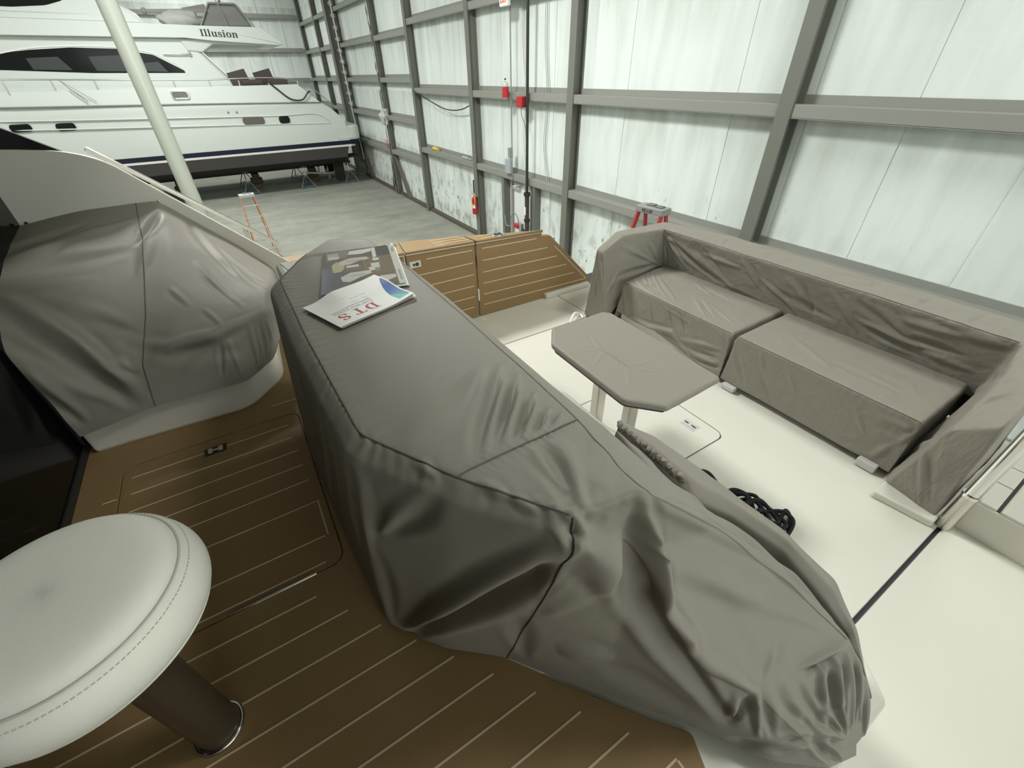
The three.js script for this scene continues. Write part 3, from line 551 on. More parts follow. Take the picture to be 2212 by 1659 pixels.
// the aft seat under the loose flap: from the trough out over the seat edge to the base
[[0.8, -2.32], [0.95, -2.2], [1.0, -1.95], [1.02, -1.65], [1.03, -1.2], [1.05, -0.87], [1.07, -0.74], [1.10, -0.56], [1.12, -0.38], [1.15, -0.17], [1.15, -0.01], [1.12, 0.07], [1.06, 0.12]].forEach(([x, z], i) => {
  const y = [0.7, 0.74, 0.76, 0.78, 0.78, 0.78, 0.78, 0.76, 0.70, 0.62, 0.54, 0.525, 0.52][i]; BAR_NET[i].push([x, y, z], [x + 0.05, Math.min(y - 0.01, 0.5), z + 0.005]);
});
const LOUNGE_NET = [
  [[-1.04, 1.47, -3.412], [-1.03, 1.41, -3.0], [-1.025, 1.355, -2.7], [-1.02, 1.2, -2.40], [-0.985, 0.735, -2.345]],
  [[-0.762, 1.507, -3.412], [-0.76, 1.40, -3.05], [-0.79, 1.25, -2.64], [-0.83, 1.04, -2.42], [-0.83, 0.76, -2.34]],
  [[-0.49, 1.51, -3.412], [-0.50, 1.37, -3.08], [-0.56, 1.14, -2.60], [-0.64, 0.97, -2.42], [-0.672, 0.784, -2.34]],
  [[-0.391, 1.512, -3.412], [-0.39, 1.36, -3.10], [-0.45, 1.13, -2.62], [-0.50, 1.03, -2.44], [-0.50, 0.783, -2.335]],
  [[-0.142, 1.258, -3.412], [-0.16, 1.20, -3.05], [-0.22, 1.10, -2.65], [-0.30, 1.03, -2.45], [-0.25, 0.782, -2.33]],
  [[0.09, 0.99, -3.412], [0.05, 1.05, -3.0], [0.0, 1.10, -2.72], [-0.03, 1.07, -2.52], [-0.10, 0.80, -2.46]],
  [[0.10, 0.80, -3.4], [0.085, 0.88, -3.0], [0.05, 0.90, -2.80], [0.02, 0.90, -2.66], [-0.035, 0.84, -2.62]],
];
const SOFA_NET = [
  [[2.785, 0.02, -2.95], [2.785, 0.3, -2.95], [2.785, 0.3, -2.95], [2.785, 0.02, -2.95]],
  [[2.86, 0.02, -2.83], [2.79, 0.715, -2.90], [2.77, 0.735, -2.975], [2.75, 0.02, -3.05]],
  [[3.12, 0.25, -2.83], [3.10, 0.80, -2.97], [3.10, 0.82, -3.09], [3.1, 0.02, -3.2]],
  [[3.58, 0.38, -2.83], [3.50, 0.828, -2.835], [3.68, 0.84, -2.98], [3.86, 0.02, -3.15]],
  [[3.60, 0.38, -2.3], [3.53, 0.82, -2.3], [3.84, 0.835, -2.3], [3.96, 0.02, -2.3]],
  [[3.60, 0.38, -1.2], [3.53, 0.82, -1.2], [3.84, 0.835, -1.2], [3.96, 0.02, -1.2]],
  [[3.59, 0.38, -0.26], [3.52, 0.82, -0.24], [3.82, 0.835, -0.10], [3.93, 0.02, -0.02]],
  [[3.2, 0.22, -0.30], [3.15, 0.80, -0.19], [3.15, 0.80, -0.04], [3.2, 0.02, -0.01]],
  [[2.82, 0.03, -0.285], [2.80, 0.55, -0.20], [2.79, 0.69, -0.05], [2.77, 0.02, -0.015]],
  [[2.782, 0.02, -0.12], [2.78, 0.32, -0.12], [2.78, 0.32, -0.12], [2.782, 0.02, -0.12]],
];
function seatNet(z0, z1, rumple) {
  const xf = 2.935, xb = 3.6, yt = 0.448, yb = 0.05;
  const row = (z, zz) => [[xf - 0.02, yb, z], [xf, yt - 0.005, zz], [xb, yt + 0.01, zz], [xb, yb, z]];
  const low = (z) => [[xf - 0.01, yb, z], [xf + 0.03, yb, z], [xb - 0.03, yb, z], [xb, yb, z]];
  const net = [low(z0), row(z0, z0 + 0.01), row((z0 + z1) / 2, (z0 + z1) / 2), row(z1, z1 - 0.01), low(z1)];
  if (rumple) { net[1] = [[2.95, 0.12, z0], [2.985, 0.425, z0 + 0.03], [3.58, 0.47, z0 - 0.01], [3.6, 0.05, z0]]; net[2][0] = [2.975, 0.07, (z0 + z1) / 2]; }
  return net;
}
const SEATA_NET = seatNet(-2.79, -1.535, true), SEATB_NET = seatNet(-1.515, -0.305, false);
//#ENDNETS
//#FOLDS
const BAR_FOLDS = [
  [0.018, -0.0136, 0.238, 1.49, -0.545, 0.44, 1.49, -0.791],
  [0.014, -0.0136, 0.279, 1.49, -0.539, 0.463, 1.49, -0.737],
  [0.013, -0.0119, 0.326, 1.49, -0.533, 0.456, 1.49, -0.653],
  [0.011, -0.0102, 0.369, 1.49, -0.534, 0.451, 1.49, -0.586],
  [0.01, -0.0085, 0.408, 1.49, -0.527, 0.468, 1.49, -0.562],
  [0.012, 0.0068, 0.257, 1.49, -0.538, 0.463, 1.49, -0.77],
  [0.012, 0.0068, 0.302, 1.49, -0.54, 0.463, 1.49, -0.695],
  [0.01, 0.0068, 0.348, 1.49, -0.534, 0.45, 1.49, -0.619],
  [0.03, -0.0085, 0.251, 1.49, -0.671, 0.386, 1.49, -0.804],
  [0.03, 0.004, 0.141, 1.49, -0.645, 0.316, 1.49, -0.852],
  [0.03, -0.003, 0.13, 1.49, -0.793, 0.314, 1.49, -1.045],
  [0.0225, -0.0112, 0.379, 1.49, -0.504, 0.323, 1.487, -0.344],
  [0.014, 0.0102, 0.349, 1.49, -0.504, 0.34, 1.489, -0.379],
  [0.0175, 0.0071, 0.411, 1.49, -0.497, 0.344, 1.484, -0.332],
  [0.02, -0.0108, 0.464, 1.49, -0.474, 0.367, 1.444, -0.32],
  [0.0112, 0.0108, 0.322, 1.485, -0.339, 0.325, 1.447, -0.309],
  [0.02, 0.0072, 0.54, 1.43, -0.517, 0.392, 1.477, -0.319],
  [0.0275, -0.0054, 0.472, 1.483, -0.392, 0.42, 1.453, -0.313],
  [0.022, 0.0196, 0.145, 1.47, -0.537, 0.037, 1.212, -0.694],
  [0.03, -0.0112, 0.153, 1.47, -0.523, 0.063, 1.244, -0.65],
  [0.012, 0.006, 0.139, 1.486, -0.592, 0.155, 1.481, -0.548],
  [0.012, 0.006, 0.22, 1.488, -0.475, 0.247, 1.484, -0.426],
  [0.01, 0.006, 0.252, 1.484, -0.42, 0.272, 1.479, -0.382],
  [0.014, -0.014, 0.315, 1.474, -0.328, 0.299, 1.44, -0.31],
  [0.02, 0.014, 0.321, 1.452, -0.31, 0.276, 1.202, -0.375],
  [0.045, 0.0224, 0.395, 1.403, -0.311, 0.397, 1.215, -0.297],
  [0.04, -0.0196, 0.44, 1.415, -0.309, 0.456, 1.129, -0.282],
  [0.04, 0.01, 0.366, 1.264, -0.304, 0.304, 1.074, -0.372],
  [0.012, 0.014, 0.466, 1.337, -0.297, 0.53, 1.255, -0.276],
  [0.01, -0.008, 0.458, 1.346, -0.299, 0.496, 1.289, -0.286],
  [0.016, 0.012, 0.567, 0.992, -0.165, 0.724, 0.814, -0.022],
  [0.012, 0.014, 0.722, 0.82, -0.027, 0.705, 0.7, 0.034],
  [0.016, -0.008, 0.744, 0.804, -0.013, 0.731, 0.703, 0.053],
  [0.014, -0.014, 0.711, 0.814, -0.026, 0.656, 0.72, -0.024],
  [0.012, 0.01, 0.675, 0.824, -0.048, 0.656, 0.72, -0.024],
  [0.03, -0.005, 0.523, 1.218, -0.257, 0.751, 0.996, -0.161],
  [0.012, 0.006, 0.848, 0.871, -0.065, 0.735, 0.81, -0.018],
  [0.02, -0.004, 0.857, 0.86, -0.056, 0.806, 0.832, -0.033],
  [0.012, 0.014, 1.081, 0.756, 0.041, 0.884, 0.792, 0.001],
  [0.014, -0.012, 1.042, 0.753, 0.045, 0.893, 0.777, 0.015],
  [0.009, -0.014, 0.985, 0.752, 0.047, 0.925, 0.704, 0.106],
  [0.008, -0.014, 1.034, 0.744, 0.058, 0.951, 0.674, 0.134],
  [0.011, 0.015, 1.067, 0.747, 0.053, 0.965, 0.645, 0.157],
  [0.008, -0.012, 1.063, 0.726, 0.084, 0.981, 0.65, 0.156],
  [0.011, 0.014, 1.093, 0.731, 0.074, 0.998, 0.643, 0.163],
  [0.011, 0.012, 1.084, 0.703, 0.108, 0.999, 0.609, 0.19],
  [0.014, 0.012, 0.867, 0.751, 0.046, 0.892, 0.681, 0.123],
  [0.014, -0.01, 0.86, 0.768, 0.025, 0.869, 0.701, 0.105],
  [0.02, 0.01, 0.816, 0.796, -0.004, 0.821, 0.714, 0.086],
  [0.014, -0.012, 0.79, 0.758, 0.036, 0.84, 0.697, 0.106],
  [0.011, 0.014, 0.841, 0.701, 0.102, 0.931, 0.636, 0.161],
  [0.011, 0.016, 0.859, 0.673, 0.126, 0.896, 0.604, 0.184],
  [0.012, -0.014, 0.826, 0.688, 0.111, 0.849, 0.631, 0.163],
  [0.016, -0.022, 0.664, 0.656, 0.008, 0.812, 0.696, 0.104],
  [0.014, 0.008, 0.721, 0.691, 0.054, 0.8, 0.676, 0.115],
  [0.02, 0.01, 0.017, 1.456, -0.937, -0.059, 0.685, -1.352],
  [0.018, -0.01, 0.024, 1.46, -0.828, -0.022, 0.936, -1.04],
  [0.022, 0.009, 0.038, 1.47, -0.74, -0.016, 0.904, -0.923],
  [0.018, 0.007, 0.021, 1.47, -1.19, -0.015, 1.22, -1.226],
  [0.018, -0.007, 0.025, 1.47, -1.073, -0.024, 1.074, -1.209],
  [0.012, 0.006, 0.167, 1.488, -1.945, 0.305, 1.49, -1.919],
  [0.012, 0.006, 0.297, 1.49, -1.915, 0.443, 1.487, -1.917],
  [0.02, -0.005, 0.296, 1.474, -2.15, 0.471, 1.477, -2.028],
  [0.03, -0.01, 0.023, 1.09, -0.721, -0.003, 0.661, -0.775],
  [0.02, 0.008, 0.042, 1.445, -0.682, 0.004, 1.058, -0.757],
  [0.03, -0.008, 0.262, 1.032, -0.42, 0.292, 0.691, -0.446],
  [0.05, 0.012, 0.346, 0.849, -0.368, 0.461, 0.86, -0.263],
  [0.05, -0.012, 0.435, 0.823, -0.285, 0.601, 0.713, -0.085],
  [0.016, 0.026, 0.458, 1.472, -0.306, 0.51, 1.318, -0.294, 0.523, 1.183, -0.24, 0.521, 1.129, -0.224, 0.567, 1.034, -0.176, 0.574, 0.989, -0.159],
  [0.034, -0.034, 0.468, 1.42, -0.306, 0.467, 1.273, -0.285, 0.498, 1.107, -0.245, 0.549, 0.958, -0.178, 0.656, 0.72, -0.024],
  [0.016, 0.009, 0.466, 1.461, -0.305, 0.695, 1.226, -0.284, 0.899, 1.03, -0.207, 1.102, 0.774, -0.01],
  [0.03, 0.034, 0.3, 1.446, -0.31, 0.199, 1.17, -0.465, 0.024, 0.661, -0.737],
  [0.036, -0.036, 0.301, 1.399, -0.313, 0.193, 1.065, -0.486, 0.038, 0.62, -0.721],
  [0.03, 0.01, 0.518, 1.253, -0.273, 0.776, 1.013, -0.171, 1.043, 0.806, -0.009],
  [0.011, 0.017, 0.965, 0.769, 0.025, 0.896, 0.717, 0.089, 0.93, 0.648, 0.152],
  [0.011, 0.017, 1.03, 0.758, 0.039, 0.944, 0.704, 0.108, 0.939, 0.636, 0.161],
  [0.05, 0.012, 0.536, 1.103, -0.209, 0.653, 0.933, -0.111, 0.736, 0.815, -0.022],
  [0.012, 0.01, 0.86, 1.096, -0.317, 0.939, 1.009, -0.24, 1.036, 0.892, -0.139, 1.098, 0.783, -0.02],
  [0.012, -0.006, 0.866, 1.083, -0.271, 0.994, 0.943, -0.183, 1.062, 0.836, -0.069],
];
const LOUNGE_FOLDS = [
  [0.03, -0.014, -0.819, 1.219, -2.6, -0.629, 1.105, -2.548],
  [0.05, 0.01, -0.937, 1.287, -2.634, -0.615, 1.141, -2.586],
  [0.02, -0.02, -0.398, 1.463, -3.317, -0.529, 1.367, -3.064],
  [0.03, 0.01, -0.448, 1.399, -3.165, -0.556, 1.26, -2.835],
  [0.025, -0.016, -0.287, 1.39, -3.368, -0.146, 1.153, -2.925],
  [0.018, 0.014, -0.298, 1.247, -2.975, -0.144, 1.077, -2.594],
  [0.014, -0.012, -0.287, 1.192, -2.86, -0.192, 1.095, -2.645],
  [0.014, 0.01, -0.44, 1.201, -2.766, -0.378, 1.126, -2.643],
  [0.012, 0.01, -0.323, 1.106, -2.623, -0.264, 1.047, -2.496],
  [0.016, 0.014, -0.127, 1.178, -3.056, -0.001, 1.081, -2.717],
  [0.016, -0.012, -0.178, 1.214, -3.066, -0.057, 1.094, -2.672],
  [0.02, 0.012, -0.179, 1.253, -3.234, 0.032, 1.049, -2.882],
  [0.04, 0.014, -1.03, 1.404, -2.97, -0.812, 1.425, -3.127],
  [0.03, 0.012, -0.838, 1.425, -3.124, -0.535, 1.451, -3.266],
  [0.05, -0.01, -1.027, 1.378, -2.823, -0.57, 1.356, -3.025],
  [0.03, -0.012, -1.033, 1.426, -3.11, -0.708, 1.466, -3.281],
  [0.04, 0.006, -0.958, 1.321, -2.681, -0.727, 1.305, -2.828],
  [0.02, 0.012, -0.735, 1.039, -2.452, -0.689, 0.969, -2.413],
  [0.05, -0.012, -0.567, 1.014, -2.451, -0.235, 0.919, -2.412],
  [0.02, 0.006, -0.493, 0.905, -2.387, -0.308, 0.994, -2.432],
  [0.012, -0.008, -0.3, 0.994, -2.433, -0.352, 0.833, -2.355],
  [0.012, 0.006, -0.263, 0.998, -2.442, -0.268, 0.819, -2.35],
  [0.012, 0.008, -0.146, 1.022, -2.48, -0.18, 0.813, -2.398],
  [0.01, -0.008, -0.099, 1.022, -2.493, -0.128, 0.835, -2.441],
  [0.01, 0.008, -0.063, 1.018, -2.504, -0.075, 0.885, -2.491],
  [0.02, 0.01, -0.995, 1.093, -2.39, -0.942, 0.886, -2.366],
  [0.03, -0.01, -0.987, 0.974, -2.375, -0.951, 0.79, -2.351],
  [0.03, 0.02, -0.633, 1.065, -2.509, -0.509, 1.026, -2.447, -0.311, 1.027, -2.454, -0.018, 1.042, -2.568],
  [0.04, 0.045, -1.014, 1.336, -2.672, -0.844, 1.144, -2.51, -0.706, 0.903, -2.387],
  [0.05, -0.035, -1.022, 1.268, -2.532, -0.865, 1.043, -2.41, -0.739, 0.827, -2.359],
  [0.03, 0.012, -0.995, 1.093, -2.39, -0.93, 0.826, -2.356],
];
const SOFA_FOLDS = [
  [0.02, 0.016, 3.499, 0.776, -2.835, 3.573, 0.491, -2.516],
  [0.024, -0.02, 3.522, 0.725, -2.765, 3.583, 0.49, -2.188],
  [0.03, 0.014, 3.529, 0.724, -2.626, 3.583, 0.49, -2.029],
  [0.012, -0.014, 3.529, 0.675, -2.804, 3.565, 0.482, -2.762],
  [0.02, -0.01, 3.539, 0.741, -2.379, 3.567, 0.59, -2.157],
  [0.02, 0.012, 3.538, 0.77, -1.997, 3.568, 0.58, -1.79],
  [0.02, -0.012, 3.543, 0.74, -1.886, 3.576, 0.53, -1.694],
  [0.02, -0.01, 3.587, 0.46, -2.125, 3.587, 0.46, -1.758],
  [0.025, 0.012, 3.543, 0.74, -1.583, 3.567, 0.59, -1.359],
  [0.025, -0.014, 3.546, 0.72, -1.439, 3.583, 0.49, -1.296],
  [0.02, 0.012, 3.541, 0.75, -1.248, 3.577, 0.51, -0.995],
  [0.025, -0.012, 3.542, 0.74, -1.084, 3.557, 0.62, -0.776],
  [0.025, 0.012, 3.537, 0.76, -0.941, 3.567, 0.55, -0.611],
  [0.025, 0.016, 3.542, 0.72, -0.787, 3.535, 0.74, -0.476],
  [0.03, -0.018, 3.558, 0.61, -0.712, 3.554, 0.62, -0.416],
  [0.025, 0.012, 3.565, 0.56, -0.585, 3.564, 0.55, -0.342],
  [0.03, 0.012, 3.532, 0.76, -0.489, 3.528, 0.77, -0.269],
  [0.03, -0.01, 3.565, 0.6, -1.63, 3.574, 0.54, -1.175],
  [0.012, 0.014, 2.782, 0.709, -2.944, 2.813, 0.364, -2.887],
  [0.02, -0.01, 2.804, 0.646, -2.896, 2.946, 0.252, -2.852],
  [0.03, 0.012, 3.038, 0.73, -2.944, 3.363, 0.549, -2.858],
  [0.03, -0.016, 2.969, 0.432, -2.88, 3.495, 0.477, -2.836],
  [0.02, 0.01, 3.352, 0.728, -2.878, 3.525, 0.473, -2.834],
  [0.02, 0.012, 2.848, 0.281, -2.858, 3.037, 0.512, -2.897],
  [0.02, 0.008, 2.797, 0.21, -2.925, 2.914, 0.068, -2.83],
  [0.016, 0.01, 3.202, 0.639, -2.904, 3.564, 0.44, -2.825],
  [0.02, 0.014, 3.073, 0.157, -0.295, 2.819, 0.476, -0.212],
  [0.02, 0.014, 2.82, 0.465, -0.214, 2.862, 0.629, -0.155],
  [0.016, 0.012, 2.809, 0.355, -0.225, 2.779, 0.05, -0.09],
  [0.018, -0.012, 2.8, 0.373, -0.202, 2.777, 0.096, -0.062],
  [0.014, 0.012, 2.812, 0.028, -0.251, 2.772, 0.02, -0.033],
  [0.014, 0.008, 2.872, 0.142, -0.273, 2.78, 0.02, -0.098],
  [0.03, 0.008, 2.795, 0.462, -0.179, 2.836, 0.16, -0.021],
  [0.03, -0.012, 3.559, 0.58, -0.315, 3.032, 0.739, -0.122],
  [0.02, 0.01, 3.589, 0.39, -0.298, 3.111, 0.775, -0.163],
  [0.02, -0.01, 2.929, 0.65, -0.182, 3.044, 0.752, -0.1],
  [0.016, 0.008, 3.722, 0.829, -1.933, 3.81, 0.833, -1.71],
  [0.016, 0.009, 3.751, 0.831, -1.63, 3.822, 0.831, -1.423],
  [0.016, 0.009, 3.648, 0.826, -1.359, 3.81, 0.833, -1.248],
  [0.018, 0.01, 3.722, 0.829, -1.201, 3.718, 0.829, -0.96],
  [0.018, 0.01, 3.615, 0.824, -0.916, 3.715, 0.829, -0.747],
  [0.02, 0.01, 3.671, 0.827, -0.756, 3.61, 0.824, -0.497],
  [0.016, 0.007, 3.601, 0.828, -2.559, 3.619, 0.824, -2.22],
  [0.02, 0.01, 3.567, 0.822, -0.525, 3.593, 0.824, -0.301],
  [0.016, -0.01, 3.632, 0.825, -1.064, 3.821, 0.831, -1.097],
  [0.018, -0.01, 3.569, 0.822, -0.763, 3.815, 0.831, -0.757],
  [0.018, -0.01, 3.541, 0.819, -0.494, 3.74, 0.831, -0.469],
  [0.014, -0.008, 3.561, 0.821, -2.22, 3.766, 0.831, -2.283],
  [0.016, -0.008, 3.574, 0.822, -1.678, 3.822, 0.831, -1.71],
  [0.016, 0.012, 3.58, 0.833, -2.875, 3.521, 0.735, -2.745, 3.553, 0.602, -2.556],
  [0.016, 0.01, 3.576, 0.83, -2.754, 3.625, 0.828, -2.475],
  [0.014, 0.009, 3.678, 0.827, -2.125, 3.81, 0.833, -1.822, 3.781, 0.832, -1.614],
  [0.014, -0.009, 3.604, 0.824, -1.981, 3.692, 0.828, -1.79],
  [0.016, 0.011, 3.766, 0.831, -1.678, 3.822, 0.831, -1.455],
  [0.016, 0.011, 3.678, 0.827, -1.343, 3.794, 0.833, -1.083],
  [0.016, -0.01, 3.589, 0.823, -1.202, 3.69, 0.828, -1.032],
  [0.018, 0.012, 3.69, 0.828, -1.032, 3.788, 0.833, -0.777],
  [0.018, 0.012, 3.598, 0.824, -0.703, 3.74, 0.831, -0.469],
  [0.018, -0.011, 3.529, 0.808, -0.603, 3.594, 0.824, -0.448],
  [0.02, 0.012, 3.54, 0.819, -0.428, 3.621, 0.825, -0.289],
  [0.02, 0.016, 3.562, 0.61, -1.033, 3.563, 0.58, -0.7, 3.555, 0.61, -0.442],
  [0.022, -0.018, 3.567, 0.57, -0.956, 3.572, 0.52, -0.625],
  [0.02, 0.014, 3.555, 0.66, -1.806, 3.573, 0.55, -1.535, 3.586, 0.47, -1.439],
  [0.02, 0.012, 3.546, 0.701, -2.369, 3.551, 0.69, -1.981],
];
const SEATA_FOLDS = [
  [0.016, 0.014, 3.09, 0.432, -2.755, 3.009, 0.435, -2.518, 2.959, 0.438, -2.295],
  [0.018, -0.012, 3.144, 0.436, -2.758, 3.027, 0.442, -2.285],
  [0.014, 0.014, 3.335, 0.45, -2.771, 3.188, 0.444, -2.548, 3.002, 0.442, -2.263],
  [0.016, -0.012, 3.25, 0.444, -2.765, 3.05, 0.438, -2.464],
  [0.02, 0.012, 3.289, 0.449, -2.609, 3.019, 0.445, -2.174],
  [0.014, 0.01, 3.184, 0.449, -2.116, 3.066, 0.446, -1.941, 2.971, 0.444, -1.801],
  [0.014, -0.009, 3.22, 0.449, -2.093, 3.018, 0.445, -1.766],
  [0.012, 0.008, 2.946, 0.396, -2.252, 2.938, 0.35, -1.882],
  [0.014, 0.01, 3.196, 0.449, -1.929, 3.042, 0.44, -1.55],
  [0.02, 0.008, 3.468, 0.457, -2.337, 3.351, 0.452, -2.046],
  [0.02, -0.008, 3.445, 0.455, -2.221, 3.374, 0.453, -1.871],
  [0.014, 0.007, 3.422, 0.454, -1.999, 3.517, 0.456, -1.708],
  [0.022, 0.022, 2.955, 0.12, -2.673, 2.965, 0.119, -2.371, 2.957, 0.193, -2.092, 2.952, 0.109, -1.95, 2.941, 0.059, -1.807],
  [0.024, -0.02, 2.957, 0.106, -2.616, 2.972, 0.076, -2.232, 2.953, 0.063, -1.938],
  [0.02, 0.016, 2.98, 0.369, -2.765, 2.956, 0.108, -2.639, 2.963, 0.095, -2.476],
  [0.018, -0.012, 2.968, 0.313, -2.67, 2.959, 0.101, -2.558],
  [0.02, 0.016, 2.952, 0.168, -1.986, 2.935, 0.244, -1.751, 2.928, 0.277, -1.576],
  [0.02, -0.016, 2.948, 0.131, -1.915, 2.926, 0.194, -1.597],
  [0.018, 0.016, 2.94, 0.094, -1.808, 2.925, 0.135, -1.62, 2.941, 0.183, -1.538],
  [0.02, -0.014, 2.944, 0.06, -1.843, 2.92, 0.132, -1.543],
  [0.014, 0.01, 2.958, 0.373, -2.419, 2.961, 0.213, -2.334],
  [0.014, 0.01, 2.942, 0.397, -2.196, 2.952, 0.261, -2.116],
  [0.014, -0.009, 2.938, 0.397, -2.034, 2.945, 0.247, -1.951],
  [0.012, 0.008, 2.934, 0.408, -1.672, 2.931, 0.36, -1.567],
  [0.012, 0.008, 2.934, 0.419, -1.568, 2.947, 0.234, -1.54],
];
const SEATB_FOLDS = [
  [0.02, 0.01, 2.932, 0.383, -1.46, 2.923, 0.205, -1.228, 2.915, 0.05, -1.088],
  [0.02, -0.008, 2.929, 0.324, -1.473, 2.916, 0.074, -1.301],
  [0.014, 0.008, 2.933, 0.407, -1.307, 2.927, 0.288, -1.227],
  [0.018, 0.008, 2.931, 0.36, -0.5, 2.931, 0.372, -0.36, 2.995, 0.439, -0.32],
  [0.018, -0.006, 2.928, 0.3, -0.499, 2.928, 0.3, -0.347],
  [0.014, 0.008, 2.925, 0.241, -0.357, 2.939, 0.386, -0.314],
  [0.02, 0.008, 2.915, 0.05, -0.625, 2.916, 0.062, -0.459],
  [0.02, -0.006, 2.915, 0.05, -0.625, 2.915, 0.05, -0.424],
  [0.014, 0.006, 2.929, 0.324, -0.617, 2.923, 0.205, -0.509],
  [0.02, 0.006, 2.933, 0.395, -1.097, 2.925, 0.241, -0.969],
  [0.03, 0.005, 3.268, 0.451, -1.318, 3.054, 0.446, -0.863],
  [0.03, -0.005, 3.161, 0.448, -0.922, 3.137, 0.448, -0.502],
  [0.02, 0.008, 2.916, 0.074, -0.424, 2.925, 0.241, -0.369],
];
const FLAP_FOLDS = [];
//#ENDFOLDS
{
  const t = thing('bar_cover', 'large grey canvas cover draped over the island bar, gathered at its low end', 'cover', 0, 0, 0);
  const s = sheet(BAR_NET, 0.0085, {
    flip: true, smooth: 11, folds: BAR_FOLDS,
    puckers: [{ u: 2, from: 2, to: 7, lam: 0.034, h: 0.0034, reach: 0.03 }, { v: 6, from: 2, to: 3, lam: 0.026, h: 0.004, reach: 0.016 }, { u: 3, from: 5, to: 7, lam: 0.06, h: 0.001, reach: 0.03 }],
    rough: [0.003, 3.1],
  });
  mesh('canvas_panel', s.geo, M.canvasTight, t);
  mesh('seam', seamG(s.line(2, true, 2, 7), 0.0022), M.seam, t);
  mesh('seam', seamG(s.line(3, true, 2, 10), 0.0022), M.canvasTight, t);
  mesh('seam', seamG(s.line(6, false, 2, 3), 0.0022), M.seam, t);
  mesh('seam', new THREE.TubeGeometry(new THREE.CatmullRomCurve3(s.line(7, false, 0, 2)), 80, 0.003, 5), M.seam, t);
}
{
  const t = thing('lounge_cover', 'grey canvas cover stretched over the corner lounge from the white bulwark down to its base', 'cover', 0, 0, 0);
  const s = sheet(LOUNGE_NET, 0.014, { smooth: 12, folds: LOUNGE_FOLDS, rough: [0.006, 2.4], puckers: [{ v: 2, lam: 0.05, h: 0.0015, reach: 0.03 }, { u: 4, from: 4, to: 6, lam: 0.03, h: 0.006, reach: 0.04 }] });
  mesh('canvas_panel', s.geo, M.canvasTight, t);
  mesh('seam', new THREE.TubeGeometry(new THREE.CatmullRomCurve3(s.line(2, false)), 120, 0.003, 5), M.seam, t);
  mesh('snap_button', new THREE.SphereGeometry(0.008, 12, 8).translate(-0.385, 1.508, -3.415), M.chrome, t);
  mesh('snap_button', new THREE.SphereGeometry(0.008, 12, 8).translate(-1.0, 1.478, -3.415), M.dark, t);
}
struct(mesh('lounge_base_slab', extXZ(roundShape([[-0.995, -2.378], [-0.29, -2.352], [-0.085, -2.57], [-0.03, -3.40], [-0.995, -3.40]], [0.02, 0.08, 0.08, 0.02, 0.01]), DY - 0.004, 0.80, 0.02), M.gel));
{
  // white moulded plinth of the island, peeking out at the low end
  struct(mesh('island_base_slab', mergeGeometries([extXZ(roundShape([[0.35, -2.25], [1.0, -2.25], [1.36, -1.6], [1.37, 0.02], [1.225, 0.205], [0.70, 0.205], [0.35, -0.4]], 0.02), 0.0, 0.5, 0.015), extXZ(roundShape([[0.06, -2.1], [0.44, -2.1], [0.44, -0.45], [0.34, -0.4], [0.1, -0.72]], 0.02), 0.5, 1.44, 0.02)]), M.gel));
}
